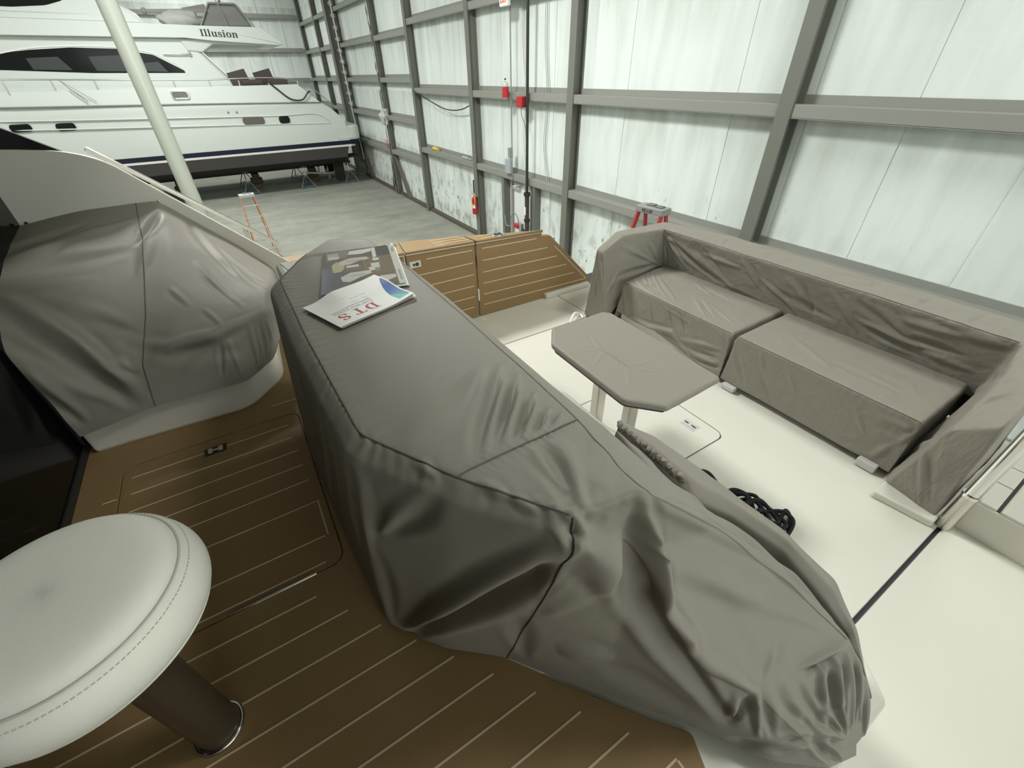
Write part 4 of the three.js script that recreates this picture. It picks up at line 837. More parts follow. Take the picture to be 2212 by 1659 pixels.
// loose rolled flap and elastic hem along the island's aft side
{
  const t = thing('cover_flap', 'loose rolled edge of the grey bar cover with its elastic hem, lying along the island', 'cover flap', 0, 0, 0);
  const path = [[[0.948, 1.06, -0.80], [0.915, 1.055, -0.765]], [[1.033, 1.01, -0.707], [0.94, 1.01, -0.64]], [[1.088, 0.97, -0.55], [0.965, 0.97, -0.445]], [[1.13, 0.93, -0.44], [1.04, 0.935, -0.362]],
    [[1.184, 0.87, -0.246], [1.118, 0.872, -0.202]], [[1.217, 0.80, -0.073], [1.12, 0.81, -0.051]], [[1.175, 0.73, 0.042], [1.137, 0.745, 0.03]], [[1.085, 0.655, 0.15], [1.06, 0.652, 0.155]]];
  const flap = path.map(([c, l], i) => { const k = i === 0 || i > 5 ? 0.5 : 1; return [[l[0] + 0.03 * k, l[1] - 0.2 * k, l[2] - 0.03 * k], [l[0], l[1] - 0.015, l[2]], [l[0] * 0.6 + c[0] * 0.4, (l[1] + c[1]) / 2 + 0.02 * k, l[2] * 0.6 + c[2] * 0.4], c, [c[0] + 0.008, c[1] - 0.05, c[2] - 0.01], [c[0] - 0.01, c[1] - 0.2 * k, c[2] - 0.01]]; });
  const s = sheet(flap, 0.009, { flip: true, smooth: 5, rough: [0.005, 6], folds: FLAP_FOLDS });
  mesh('rolled_flap', s.geo, M.canvasTight, t);
  const fold2 = [[0.87, 1.08, -0.74], [0.895, 1.03, -0.63], [0.90, 1.0, -0.51], [0.945, 0.965, -0.43], [0.985, 0.92, -0.37]].map(([x, y, z], i) => { const k = i === 0 || i === 4 ? 0.3 : 1; return [[x - 0.005 * k, y - 0.12 * k, z + 0.0 * k], [x - 0.02 * k, y + 0.0, z + 0.012 * k], [x, y + 0.014, z], [x + 0.035 * k, y - 0.004, z - 0.014 * k], [x + 0.05 * k, y - 0.09 * k, z - 0.02 * k]]; });
  const s2 = sheet(fold2, 0.008, { flip: true, smooth: 4, rough: [0.007, 8] });
  mesh('under_fold', s2.geo, M.canvasTight, t);
  const hem = []; for (let k = 0; k <= 60; k++) { const a = k / 60; const p = V(0.925 + 0.055 * a, 1.06 - 0.075 * a, -0.785 + 0.27 * a); p.x += 0.004 * Math.sin(k * 2.1); p.y += 0.006 * Math.sin(k * 1.37) + 0.004 * Math.sin(k * 2.9); hem.push(p); }
  const hg = new THREE.TubeGeometry(new THREE.CatmullRomCurve3(hem), 300, 0.011, 8); { const p = hg.attributes.position; for (let i = 0; i < p.count; i++) { const k = 0.004 * N(p.getX(i) * 90, p.getY(i) * 90, p.getZ(i) * 90); p.setXYZ(i, p.getX(i) + k, p.getY(i) + k, p.getZ(i) - k); } hg.computeVertexNormals(); }
  mesh('elastic_hem', hg, M.canvas, t);
}
// ---------------------------------------------------------------- sofa on the aft deck
{
  const t = thing('sofa_back_cover', 'long grey canvas cover over the sofa back and both arms', 'cover', 0, 0, 0);
  const s = sheet(SOFA_NET, 0.016, { flip: true, smooth: 6, folds: SOFA_FOLDS, rough: [0.007, 4], puckers: [{ u: 1, lam: 0.07, h: 0.0025, reach: 0.05 }] });
  mesh('canvas_panel', s.geo, M.canvas, t);
  mesh('seam', seamG(s.line(1, true, 3, 6), 0.0025), M.seam, t);
  mesh('seam', new THREE.TubeGeometry(new THREE.CatmullRomCurve3(s.line(3, false, 0, 1)), 60, 0.0035, 5), M.seam, t);
}
function seat(name, label, net, folds, rumple) {
  const t = thing(name, label, 'seat', 0, 0, 0, 0, 'covered sofa seats');
  const s = sheet(net, 0.012, { flip: true, smooth: 4, folds, rough: [rumple ? 0.006 : 0.003, 5], puckers: [{ u: 1, from: 1, to: 3, lam: 0.05, h: 0.0026, reach: 0.035 }] });
  mesh('canvas_cover', s.geo, M.canvas, t);
  mesh('seam', seamG(s.line(1, true, 1, 3), 0.0022), M.seam, t);
  return t;
}
{
  const a = seat('seat_cover', 'covered sofa seat with rumpled loose canvas, partly behind the covered table', SEATA_NET, SEATA_FOLDS, true);
  const b = seat('seat_cover', 'covered sofa seat with a taut canvas top, next to the rumpled seat', SEATB_NET, SEATB_FOLDS, false);
  mesh('foot_block', boxG(2.87, 2.92, 0.005, 0.045, -1.68, -1.56, 0.006), M.cleat, a);
  mesh('foot_block', boxG(2.87, 2.92, 0.005, 0.045, -1.47, -1.36, 0.006), M.cleat, b);
  mesh('foot_block', boxG(2.875, 2.93, 0.005, 0.06, -0.47, -0.36, 0.006), M.cleat, b);
}
struct(mesh('sofa_base_slab', mergeGeometries([extXZ(roundShape([[2.99, -2.76], [3.7, -2.76], [3.7, -0.33], [2.99, -0.33]], 0.02), 0.0, 0.36, 0.01), extXZ(roundShape([[2.68, -0.285], [3.6, -0.285], [3.6, 0.0], [2.72, 0.0]], 0.02), 0.0, 0.05, 0.01)]), M.gelDull));
// ---------------------------------------------------------------- covered table
{
  const t = thing('covered_table', 'low table under a fitted grey cover with clipped corners, on two polished legs', 'table', 0, 0, 0);
  const c = [[2.02, -1.5], [2.0, -1.045], [1.985, -1.03], [1.545, -1.015], [1.405, -1.17], [1.40, -1.2], [1.418, -1.84], [1.425, -1.86], [1.54, -2.012], [1.56, -2.018], [1.99, -2.016], [2.03, -1.97], [2.02, -1.5]].reverse();
  const net = c.map(([x, z]) => { const dx = (x - 1.71), dz = (z + 1.52); const n = (k, y) => [1.71 + dx * k, y, -1.52 + dz * k]; return [[1.637, 0.704, -1.49 + dz * 0.24], [1.70 + dx * 0.5, 0.7045, -1.51 + dz * 0.6], n(0.965, 0.704), n(1.0, 0.694), n(1.0, 0.668), n(0.96, 0.662), n(0.8, 0.664)]; });
  const F = [];
  for (const [x0, z0, x1, z1, h] of [[1.63, -1.62, 1.55, -1.80, 0.004], [1.63, -1.62, 1.5, -1.68, 0.003], [1.63, -1.62, 1.70, -1.80, 0.003], [1.64, -1.37, 1.62, -1.18, 0.004], [1.64, -1.37, 1.78, -1.22, 0.003], [1.64, -1.38, 1.9, -1.36, 0.003], [1.63, -1.6, 1.47, -1.5, 0.003], [1.64, -1.4, 1.5, -1.25, 0.003], [1.62, -1.55, 1.62, -1.42, 0.004]]) F.push([0.014, h, x0, 0.705, z0, x1, 0.705, z1]);
  for (let k = 0; k < 9; k++) { const z = -1.61 + k * 0.027; F.push([0.007, 0.004, 1.612, 0.705, z, 1.66, 0.705, z + 0.006]); }
  const s = sheet(net, 0.009, { smooth: 2, folds: F, rough: [0.0015, 7] });
  mesh('canvas_cover', s.geo, M.canvasTight, t);
  mesh('table_top', extXZ(roundShape(c.slice(1).map(([x, z]) => [1.71 + (x - 1.71) * 0.95, -1.52 + (z + 1.52) * 0.95]), 0.01), 0.64, 0.69, 0.005), M.dark, t);
  for (const z of [-1.675, -1.385]) mesh('leg', boxG(1.68, 1.76, 0.0, 0.645, z - 0.035, z + 0.035, 0.012), M.brushed, t);
}
{
  const r = [];
  const pts = []; let a = 0; seed = 91;
  for (let k = 0; k < 64; k++) { const u = k / 63; a += 0.75 + 0.5 * rnd(); const cx = 1.865 + 0.14 * u + 0.02 * Math.sin(k), cz = -0.84 + 0.40 * u; pts.push([cx + 0.085 * Math.cos(a) * (0.6 + 0.5 * rnd()), 0.014 + 0.028 * rnd() + 0.02 * (k % 3), cz + 0.085 * Math.sin(a) * (0.7 + 0.5 * rnd())]); }
  const t = thing('mooring_rope', 'black mooring rope heaped on the white deck beside the bar cover', 'rope', 0, 0, 0);
  mesh('rope_coil', tubeG(pts, 0.0115, 8, 900), M.rope, t);
  mesh('rope_end', tubeG([[1.86, 0.02, -0.84], [1.88, 0.05, -0.91], [1.93, 0.06, -0.94], [1.98, 0.045, -0.91], [1.985, 0.02, -0.85], [1.94, 0.014, -0.76]], 0.0115, 8, 90), M.rope, t);
  mesh('rope_end', tubeG([[1.98, 0.014, -0.44], [2.06, 0.03, -0.475], [2.125, 0.035, -0.485], [2.12, 0.02, -0.455], [2.03, 0.014, -0.41]], 0.0115, 8, 80), M.rope, t);
}
tag(mesh('shore_cord', tubeG([[2.52, 0.01, -3.0], [2.58, 0.05, -3.03], [2.66, 0.05, -3.08], [2.72, 0.02, -3.08], [2.70, 0.012, -3.0]], 0.012, 8, 60), M.white), 'short white cord looped on the deck at the sofa arm nearest the side gate', 'cord');

// ---------------------------------------------------------------- papers on the bar cover
{
  const cv = document.createElement('canvas'); cv.width = 1100; cv.height = 850; const c = cv.getContext('2d');
  c.fillStyle = '#f3f3ef'; c.fillRect(0, 0, 1100, 850);
  const g = c.createLinearGradient(0, 0, 0, 700); g.addColorStop(0, '#57b8a8'); g.addColorStop(0.35, '#2f6fb0'); g.addColorStop(1, '#2c3f94');
  c.fillStyle = g; c.beginPath(); c.moveTo(20, 60); c.lineTo(20, 700); c.quadraticCurveTo(235, 420, 190, 60); c.closePath(); c.fill();
  c.fillStyle = '#57b8a8'; c.beginPath(); c.moveTo(60, 60); c.quadraticCurveTo(120, 240, 190, 250); c.lineTo(195, 60); c.closePath(); c.fill();
  c.fillStyle = '#a83a28'; c.font = 'bold 235px serif';
  c.fillText('D', 440, 275); c.fillText('T', 640, 275); c.fillText('S', 855, 275);
  c.fillStyle = '#555'; c.fillRect(430, 305, 560, 6); 
  seed = 5; c.fillStyle = '#666';
  for (const [x, y, w] of [[430, 325, 150], [610, 325, 130], [770, 325, 210], [430, 362, 560]]) for (let q = x; q < x + w; q += 9) c.fillRect(q, y, 5 + rnd() * 3, 12 + rnd() * 5);
  c.strokeStyle = '#9a9a9a'; c.lineWidth = 3;
  for (const [x, y, n] of [[430, 430, 6], [560, 420, 8], [400, 500, 7], [520, 490, 9], [640, 560, 5], [430, 390, 5]]) { c.beginPath(); c.moveTo(x, y); for (let q = 0; q < n; q++) c.quadraticCurveTo(x + q * 14 + 6, y - 14 - rnd() * 16, x + (q + 1) * 14, y + rnd() * 10); c.stroke(); }
  const tx = new THREE.CanvasTexture(cv); tx.colorSpace = THREE.SRGBColorSpace; tx.anisotropy = 8;
  const t = thing('paper_booklet', 'white booklet with red DTS title and blue swoosh lying partly over the brochure', 'booklet', 0.242, 1.4955, -1.352, Math.PI + 0.327);
  const leaf = (y, dx, mat, name, lift) => { const p = new THREE.PlaneGeometry(0.279, 0.216, 40, 20).rotateX(-Math.PI / 2); const a = p.attributes.position; for (let i = 0; i < a.count; i++) { const x = a.getX(i), z = a.getZ(i); const e = Math.max(0, -x - 0.04) / 0.1; a.setY(i, y + lift * e * e * (0.5 + 2 * Math.max(0, -z)) + 0.0155 * THREE.MathUtils.smoothstep(z, -0.05, 0.045) * THREE.MathUtils.smoothstep(-x, -0.11, -0.02) + 0.001 * Math.sin(x * 25 + z * 9)); a.setX(i, x + dx); } p.computeVertexNormals(); return mesh(name, p, mat, t); };
  leaf(0.007, 0, std([0.92, 0.92, 0.92], 0.55, { map: tx, side: THREE.DoubleSide }), 'cover_sheet', 0.012);
  const pw = std([0.8, 0.8, 0.78], 0.6, { side: THREE.DoubleSide });
  leaf(0.0035, -0.004, pw, 'page', 0.007); leaf(0.001, -0.007, pw, 'page', 0.002); leaf(0.005, -0.001, pw, 'page', 0.01);
}
{
  const cv = document.createElement('canvas'); cv.width = 760; cv.height = 1200; const c = cv.getContext('2d');
  // flat print: a saloon seen from above, with a white title band along one edge
  c.fillStyle = '#665c50'; c.fillRect(0, 0, 760, 1200);
  const g = c.createLinearGradient(0, 0, 0, 560); g.addColorStop(0, '#82889f'); g.addColorStop(0.3, '#5c5d68'); g.addColorStop(1, '#4a443f'); c.fillStyle = g; c.fillRect(0, 0, 420, 600);
  const poly = (col, ...p) => { c.fillStyle = col; c.beginPath(); p.forEach(([x, y], i) => (i ? c.lineTo(x, y) : c.moveTo(x, y))); c.closePath(); c.fill(); };
  poly('#75654f', [250, 560], [560, 640], [560, 1095], [60, 1095], [60, 980], [200, 860]);
  c.fillStyle = '#8b7b63'; for (let y = 640; y < 1090; y += 22) c.fillRect(230 + 8 * (y % 3), y, 320, 6);
  poly('#8d8172', [560, 60], [745, 40], [745, 420], [600, 380]); poly('#b9b5aa', [640, 80], [700, 70], [710, 250], [650, 250]);
  poly('#dcdbd4', [585, 90], [645, 80], [640, 265], [590, 255]); poly('#e4e3dd', [650, 400], [728, 430], [738, 800], [672, 790], [640, 620]);
  poly('#e0dfd8', [530, 800], [745, 800], [745, 865], [540, 860]); poly('#45443f', [548, 880], [748, 880], [748, 1085], [548, 1085]);
  poly('#c6bf9c', [330, 165], [470, 140], [525, 210], [510, 330], [380, 345], [330, 270]);
  poly('#77635a', [560, 250], [610, 420], [590, 560], [520, 560], [520, 300]);
  poly('#d0cdc3', [450, 270], [520, 250], [575, 420], [570, 700], [520, 740], [500, 560], [450, 420]); poly('#b3afa4', [500, 380], [520, 380], [530, 640], [505, 640]);
  poly('#7a635a', [310, 330], [400, 320], [420, 620], [330, 620]); poly('#dfddd5', [392, 365], [432, 365], [436, 560], [396, 560]);
  poly('#d6d4cb', [160, 300], [235, 270], [300, 420], [300, 720], [250, 740], [200, 560], [140, 400]); poly('#bdb9ae', [225, 420], [250, 420], [255, 650], [228, 650]);
  poly('#dfded7', [290, 720], [350, 700], [355, 800], [290, 800]); poly('#d8d6ce', [330, 750], [425, 745], [425, 880], [330, 880]); poly('#8f8d88', [270, 800], [325, 795], [325, 880], [280, 885]);
  poly('#d4d2c8', [70, 760], [130, 740], [180, 860], [170, 1080], [120, 1085], [80, 930]); poly('#e0dfd8', [470, 790], [520, 790], [520, 890], [470, 890]);
  c.fillStyle = '#d3d6cc'; c.fillRect(0, 1095, 760, 105);
  c.fillStyle = '#73766e'; seed = 44; for (let q = 60; q < 230; q += 12) c.fillRect(q, 1135, 8, 20 + rnd() * 8);
  c.fillRect(600, 1130, 12, 40); c.fillRect(622, 1130, 26, 40); c.fillRect(658, 1130, 26, 40); c.fillStyle = '#d3d6cc'; c.fillRect(630, 1140, 10, 20); c.fillRect(666, 1140, 10, 20);
  const tx = new THREE.CanvasTexture(cv); tx.colorSpace = THREE.SRGBColorSpace; tx.anisotropy = 8;
  const t = thing('brochure', 'glossy brochure with an interior picture and white title band, under the white booklet', 'brochure', 0.335, 1.494, -1.655, -0.225);
  // across the counter = picture height (title band towards +x), along -z = picture width
  const top = (y, w, h, mat, name) => { const p = new THREE.PlaneGeometry(w, h, 12, 24).rotateX(-Math.PI / 2); const a = p.attributes.position; for (let i = 0; i < a.count; i++) a.setY(i, y + 0.003 * Math.pow(Math.max(0, a.getX(i) / 0.15), 2)); p.computeVertexNormals(); return mesh(name, p, mat, t); };
  const cov = top(0.0095, 0.288, 0.445, std([0.8, 0.8, 0.8], 0.22, { map: tx, clearcoat: 0.5, clearcoatRoughness: 0.15, side: THREE.DoubleSide }), 'front_cover');
  { const uv = cov.geometry.attributes.uv; for (let i = 0; i < uv.count; i++) { const u = uv.getX(i), v = uv.getY(i); uv.setXY(i, v, 1 - u); } }
  mesh('page_block', boxG(-0.143, 0.14, 0.001, 0.0085, -0.221, 0.221, 0.002), M.white, t);
  mesh('loose_page', boxG(-0.1, 0.149, 0.002, 0.003, -0.215, 0.226), M.white, t);
  mesh('back_cover', boxG(-0.147, 0.144, 0.0, 0.0012, -0.2235, 0.2235), std([0.12, 0.12, 0.16], 0.3), t);
}

// ================================================================ the white yacht ashore beyond
{
  const t = thing('motor_yacht', 'large white motor yacht named Illusion with navy stripe, standing ashore on jack stands', 'yacht', 0, 0, 0);
  const ZC = -26.55;
  const half = (x) => (x > -5 ? 1 : Math.sqrt(Math.max(0.02, 1 - Math.pow((-5 - x) / 9.6, 2))));
  // strip of hull between two levels on both sides; a level is [y, half beam, x of its stern end]
  const strip = (levels, name, mat, closeTop) => {
    const gs = [];
    for (const sd of [1, -1]) {
      const net = [1, 0.82, 0.6, 0.4, 0.25, 0.12, 0.04, 0].map((f) => levels.map(([y, hb, xs]) => { const x = -14.4 + (xs + 14.4) * f; return [x, y, ZC + sd * hb * half(x)]; }));
      gs.push(sheet(net, 0.25, { smooth: 0, flip: sd > 0 }).geo);
    }
    const st = levels.map(([y, hb, xs]) => [[xs, y, ZC - hb], [xs, y, ZC], [xs, y, ZC + hb]]);
    gs.push(sheet(st, 0.25, { smooth: 0 }).geo);
    return mesh(name, mergeGeometries(gs), mat, t);
  };
  strip([[-0.45, 2.48, 5.72], [0.0, 2.52, 5.7], [0.45, 2.54, 5.58], [0.9, 2.56, 5.1], [1.13, 2.58, 4.72], [1.45, 2.55, 4.35], [1.8, 2.52, 3.95]], 'topsides', M.yachtWhite);
  strip([[-0.62, 2.46, 5.74], [-0.44, 2.485, 5.76]], 'navy_stripe', M.navy);
  strip([[-0.70, 2.46, 5.72], [-0.615, 2.475, 5.75]], 'white_stripe', M.white);
  strip([[-1.16, 2.36, 5.45], [-0.69, 2.455, 5.6]], 'bottom_paint', M.antifoul);
  strip([[-1.75, 0.15, 5.3], [-1.42, 1.7, 5.4], [-1.15, 2.37, 5.45]], 'bottom', M.antifoulShaded);
  mesh('deck', extXZ(shapeOf([[3.95, ZC - 2.5], [3.95, ZC + 2.5], [-5, ZC + 2.5], [-9, ZC + 2.2], [-14, ZC], [-9, ZC - 2.2], [-5, ZC - 2.5]]), 1.55, 1.7), M.yachtShade, t);
  const plat = (x1, hb, r) => roundShape([[5.2, ZC - hb], [x1, ZC - hb], [x1, ZC + hb], [5.2, ZC + hb]], [0.01, r, r, 0.01]);
  mesh('swim_platform', extXZ(plat(6.3, 2.5, 0.75), -0.44, 0.17, 0.09, 14), M.yachtWhite, t);
  mesh('platform_stripe', extXZ(plat(6.22, 2.47, 0.72), -0.62, -0.42, 0.01, 14), M.navy, t);
  mesh('platform_stripe', extXZ(plat(6.0, 2.46, 0.6), -0.7, -0.61, 0.01, 14), M.white, t);
  const zs = ZC + 2.585;
  mesh('rub_rail', tubeG([[-9, 1.44, zs - 0.2], [-5.8, 1.37, zs], [0, 1.24, zs], [4.74, 1.11, zs]], 0.028, 8, 60), std([0.2, 0.21, 0.2], 0.5), t);
  for (const pts of [[[-9, 1.08, zs - 0.3], [-6, 0.98, zs - 0.03], [2.8, 0.70, zs - 0.02], [4.55, 0.66, zs - 0.02], [4.95, 0.36, zs - 0.03]], [[-9, 0.8, zs - 0.3], [-6.1, 0.71, zs - 0.04], [2.7, 0.39, zs - 0.04], [4.95, 0.30, zs - 0.05]]]) mesh('hull_crease', tubeG(pts, 0.022, 8, 80), M.yachtWhite, t);
  const port = (x, y, w, h, mat, ring) => {
    const z = zs - 0.035, sh = roundShape([[x - w / 2, y - h / 2], [x + w / 2, y - h / 2], [x + w / 2, y + h / 2], [x - w / 2, y + h / 2]], h * 0.46);
    const p = mesh('porthole', extXY(sh, z - 0.02, z + 0.03, 0.006), mat, t);
    if (ring) mesh('porthole_rim', extXY((() => { const o = roundShape([[x - w / 2 - 0.05, y - h / 2 - 0.05], [x + w / 2 + 0.05, y - h / 2 - 0.05], [x + w / 2 + 0.05, y + h / 2 + 0.05], [x - w / 2 - 0.05, y + h / 2 + 0.05]], h * 0.5); o.holes.push(sh); return o; })(), z - 0.02, z + 0.045, 0.006), M.chrome, p);
  };
  port(-5.57, 0.76, 0.58, 0.24, M.tint); port(-4.35, 0.72, 0.56, 0.24, M.tint); port(1.83, 0.575, 0.84, 0.28, std([0.11, 0.10, 0.085], 0.4)); port(3.05, 0.545, 0.44, 0.27, M.tint); port(-0.45, 1.56, 0.5, 0.2, std([0.16, 0.16, 0.15], 0.3), true);
  for (const x of [0.98, 1.3]) mesh('hull_fitting', new THREE.SphereGeometry(0.045, 8, 6).translate(x, 0.95 - 0.03 * x, zs - 0.03), M.greyPlastic, t);
  // superstructure
  const cab = mesh('cabin', extXY(shapeOf([[-12.5, 1.6], [1.75, 1.72], [1.62, 1.9], [0.80, 2.93], [0.45, 3.42], [-8, 3.45], [-11, 2.5]]), ZC - 1.85, ZC + 1.85, 0.12), M.yachtWhite, t);
  const zw = ZC + 1.85;
  const win = mesh('side_window', extXY(roundShape([[0.02, 2.26], [0.0, 2.34], [-0.82, 2.83], [-1.88, 3.01], [-3.19, 3.04], [-4.34, 2.97], [-5.1, 2.88], [-6.6, 2.5], [-6.6, 2.42], [-5.34, 2.42], [-2.89, 2.3]], 0.05), zw - 0.05, zw + 0.012, 0.004), M.tint, cab);
  for (const [x0, x1, y0, y1, s] of [[-4.5, -3.55, 2.42, 2.78, 0.12], [-2.75, -1.75, 2.36, 2.82, 0.14], [-1.2, -0.65, 2.33, 2.62, 0.1]]) mesh('window_blind', extXY(shapeOf([[x0, y0], [x1 + s, y0 - 0.03], [x1 - s, y1], [x0 - s * 0.4, y1 - 0.04]]), zw + 0.006, zw + 0.015), std([0.05, 0.055, 0.055], 0.25), cab);
  mesh('window_trim', tubeG([[0.06, 2.22, zw], [0.05, 2.36, zw], [-0.8, 2.87, zw], [-1.88, 3.05, zw], [-3.19, 3.08, zw], [-4.34, 3.01, zw], [-6.6, 2.56, zw]], 0.02, 6, 60), M.white, cab);
  mesh('grab_bar', tubeG([[-0.5, 2.86, zw + 0.08], [0.1, 2.84, zw + 0.08], [0.35, 2.83, zw + 0.05]], 0.022, 8), M.brushed, cab);
  mesh('deck_lamp', new THREE.SphereGeometry(0.07, 12, 8).translate(0.38, 2.86, zw + 0.06), M.chrome, cab);
  mesh('aft_frame', barG([0.85, 2.9, zw + 0.02], [1.65, 1.9, zw + 0.02], 0.03, 0.04, [0, 0, 1]), M.brushed, cab);
  const fb = mesh('flybridge', extXY(roundShape([[-9, 3.36], [0.43, 3.34], [1.32, 3.26], [3.3, 3.16], [3.72, 3.14], [3.90, 3.16], [3.86, 3.24], [3.2, 3.71], [1.0, 3.72], [-0.57, 3.745], [-9, 3.85]], 0.02), ZC - 2.05, ZC + 2.05, 0.018), M.yachtWhite, t);
  mesh('support_arm', extXY(shapeOf([[1.32, 3.3], [3.3, 3.2], [3.2, 3.12], [1.3, 3.15], [0.86, 2.9], [0.36, 2.95], [0.2, 3.34]]), ZC - 1.8, ZC + 1.9, 0.05), M.yachtShade, fb);
  const hd = mesh('upper_helm', extXY(shapeOf([[-10, 3.75], [-0.6, 3.70], [-0.85, 4.05], [-1.7, 4.6], [-3.2, 5.3], [-10, 5.6]]), ZC - 1.75, ZC + 1.8, 0.15), M.yachtWhite, t);
  mesh('helm_window', extXY(roundShape([[-6.5, 4.14], [-4.2, 4.10], [-3.3, 4.17], [-2.75, 4.32], [-3.2, 4.8], [-6.5, 4.95]], 0.1), ZC + 1.78, ZC + 1.815, 0.004), M.tint, hd);
  mesh('helm_crease', tubeG([[-8, 4.06, ZC + 1.8], [-4.5, 4.0, ZC + 1.8], [-0.9, 3.96, ZC + 1.78]], 0.018, 6, 40), M.yachtShade, hd);
  const nm = new TextGeometry('Illusion', { font, size: 0.205, depth: 0.012, curveSegments: 5 }); nm.computeBoundingBox();
  nm.scale(1.30 / nm.boundingBox.max.x, 1, 1).applyMatrix4(new THREE.Matrix4().makeRotationZ(-0.035)).translate(0.98, 3.405, ZC + 2.046);
  mesh('name_lettering', nm, M.dark, fb);
  // smoked enclosure and folded gear on the flybridge
  const en = mesh('aft_enclosure', extXY(shapeOf([[1.12, 3.70], [2.98, 3.70], [2.55, 4.42], [1.62, 4.42]]), ZC + 0.2, ZC + 1.75, 0.1), M.smoke, t);
  mesh('enclosure_frame', mergeGeometries([tubeG([[1.1, 3.7, ZC + 1.8], [1.62, 4.42, ZC + 1.8], [2.55, 4.42, ZC + 1.8], [3.02, 3.72, ZC + 1.8]], 0.03, 8, 40, false, false), tubeG([[1.9, 4.5, ZC + 1.82], [2.0, 4.1, ZC + 1.84], [2.05, 3.7, ZC + 1.82]], 0.022, 6, 20), tubeG([[2.1, 5.4, ZC + 1.2], [2.05, 4.5, ZC + 1.4]], 0.05, 8, 8)]), M.greyPlastic, en);
  const gc = new THREE.SphereGeometry(0.6, 32, 20); { const p = gc.attributes.position; for (let i = 0; i < p.count; i++) { const x = p.getX(i), y = p.getY(i), z = p.getZ(i), k = 1 + 0.35 * N(x * 5, y * 3, z * 4); p.setXYZ(i, x * 1.15 * k, y * 0.5 * k, z * 0.7); } gc.computeVertexNormals(); }
  mesh('grey_gear_cover', gc.clone().translate(0.5, 3.9, ZC + 1.6), M.greyCover, t);
  mesh('folded_bimini', mergeGeometries([barG([-0.5, 4.12, ZC + 1.7], [1.6, 4.2, ZC + 1.7], 0.12, 0.1), barG([0.7, 4.18, ZC + 1.5], [1.5, 4.32, ZC + 1.5], 0.2, 0.16), new THREE.SphereGeometry(0.1, 10, 8).translate(-0.55, 4.12, ZC + 1.7)]), std([0.25, 0.24, 0.21], 0.8), t);
  // rail with stanchions, covered deck chairs, shore cable
  const rl = mesh('deck_rail', tubeG([[-9, 2.3, zs - 0.3], [-5.4, 2.16, zs - 0.1], [0, 2.03, zs - 0.1], [4.05, 1.9, zs - 0.1], [5.0, 1.25, zs - 0.1], [5.55, 0.72, zs - 0.12]], 0.022, 8, 120), M.brushed, t);
  for (const x of [-6.6, -5.35, -4.1, -2.9, -1.7, -0.5, 0.7, 1.75, 2.85, 4.0]) mesh('stanchion', rodG([x, 1.72, zs - 0.1], [x, 2.03 - x * 0.026, zs - 0.1], 0.03, 0.022, 8), M.chrome, rl);
  for (const [x, z] of [[2.2, ZC + 1.9], [3.2, ZC + 1.6]]) mesh('deck_chair_cover', mergeGeometries([barG([x - 0.3, 1.75, z], [x - 0.42, 2.3, z], 0.7, 0.16, [1, 0, 0.0]), boxG(x - 0.3, x + 0.5, 1.7, 2.0, z - 0.35, z + 0.35, 0.06)]), M.brownCover, t);
  mesh('shore_cable', tubeG([[2.75, 2.0, zs + 0.05], [3.1, 1.65, zs + 0.06], [3.55, 1.28, zs + 0.07], [4.0, 1.25, zs + 0.07], [4.3, 1.5, zs + 0.05], [4.42, 1.53, zs - 0.1]], 0.028, 8, 60), M.dark, t);
  mesh('fender_line', mergeGeometries([tubeG([[-3.85, 2.1, zs - 0.05], [-3.6, 1.75, zs + 0.03], [-3.35, 1.45, zs + 0.04]], 0.018, 6, 16), tubeG([[-3.85, 2.1, zs - 0.05], [-3.45, 1.75, zs + 0.03], [-3.1, 1.45, zs + 0.04]], 0.01, 6, 16)]), M.greyPlastic, t);
  mesh('trim_tab', boxG(5.4, 6.1, -1.22, -1.17, ZC + 1.1, ZC + 2.2), M.antifoulShaded, t);
  for (const dz of [1.3, -1.3]) {
    mesh('rudder', extXY(roundShape([[4.9, -2.3], [5.35, -2.3], [5.4, -1.3], [4.85, -1.3]], 0.06), ZC + dz - 0.04, ZC + dz + 0.04), M.antifoulShaded, t);
    const bl = []; for (let k = 0; k < 4; k++) bl.push(new THREE.SphereGeometry(0.2, 12, 8).scale(0.12, 1, 0.6).translate(0, 0.2, 0).rotateX(k * Math.PI / 2 + 0.4));
    bl.push(rodG([-1.2, 0.16, 0], [0.1, 0, 0], 0.04)); mesh('propeller', mergeGeometries(bl).translate(4.55, -1.95, ZC + dz), std([0.45, 0.43, 0.40], 0.35, { metalness: 0.5 }), t);
  }
}
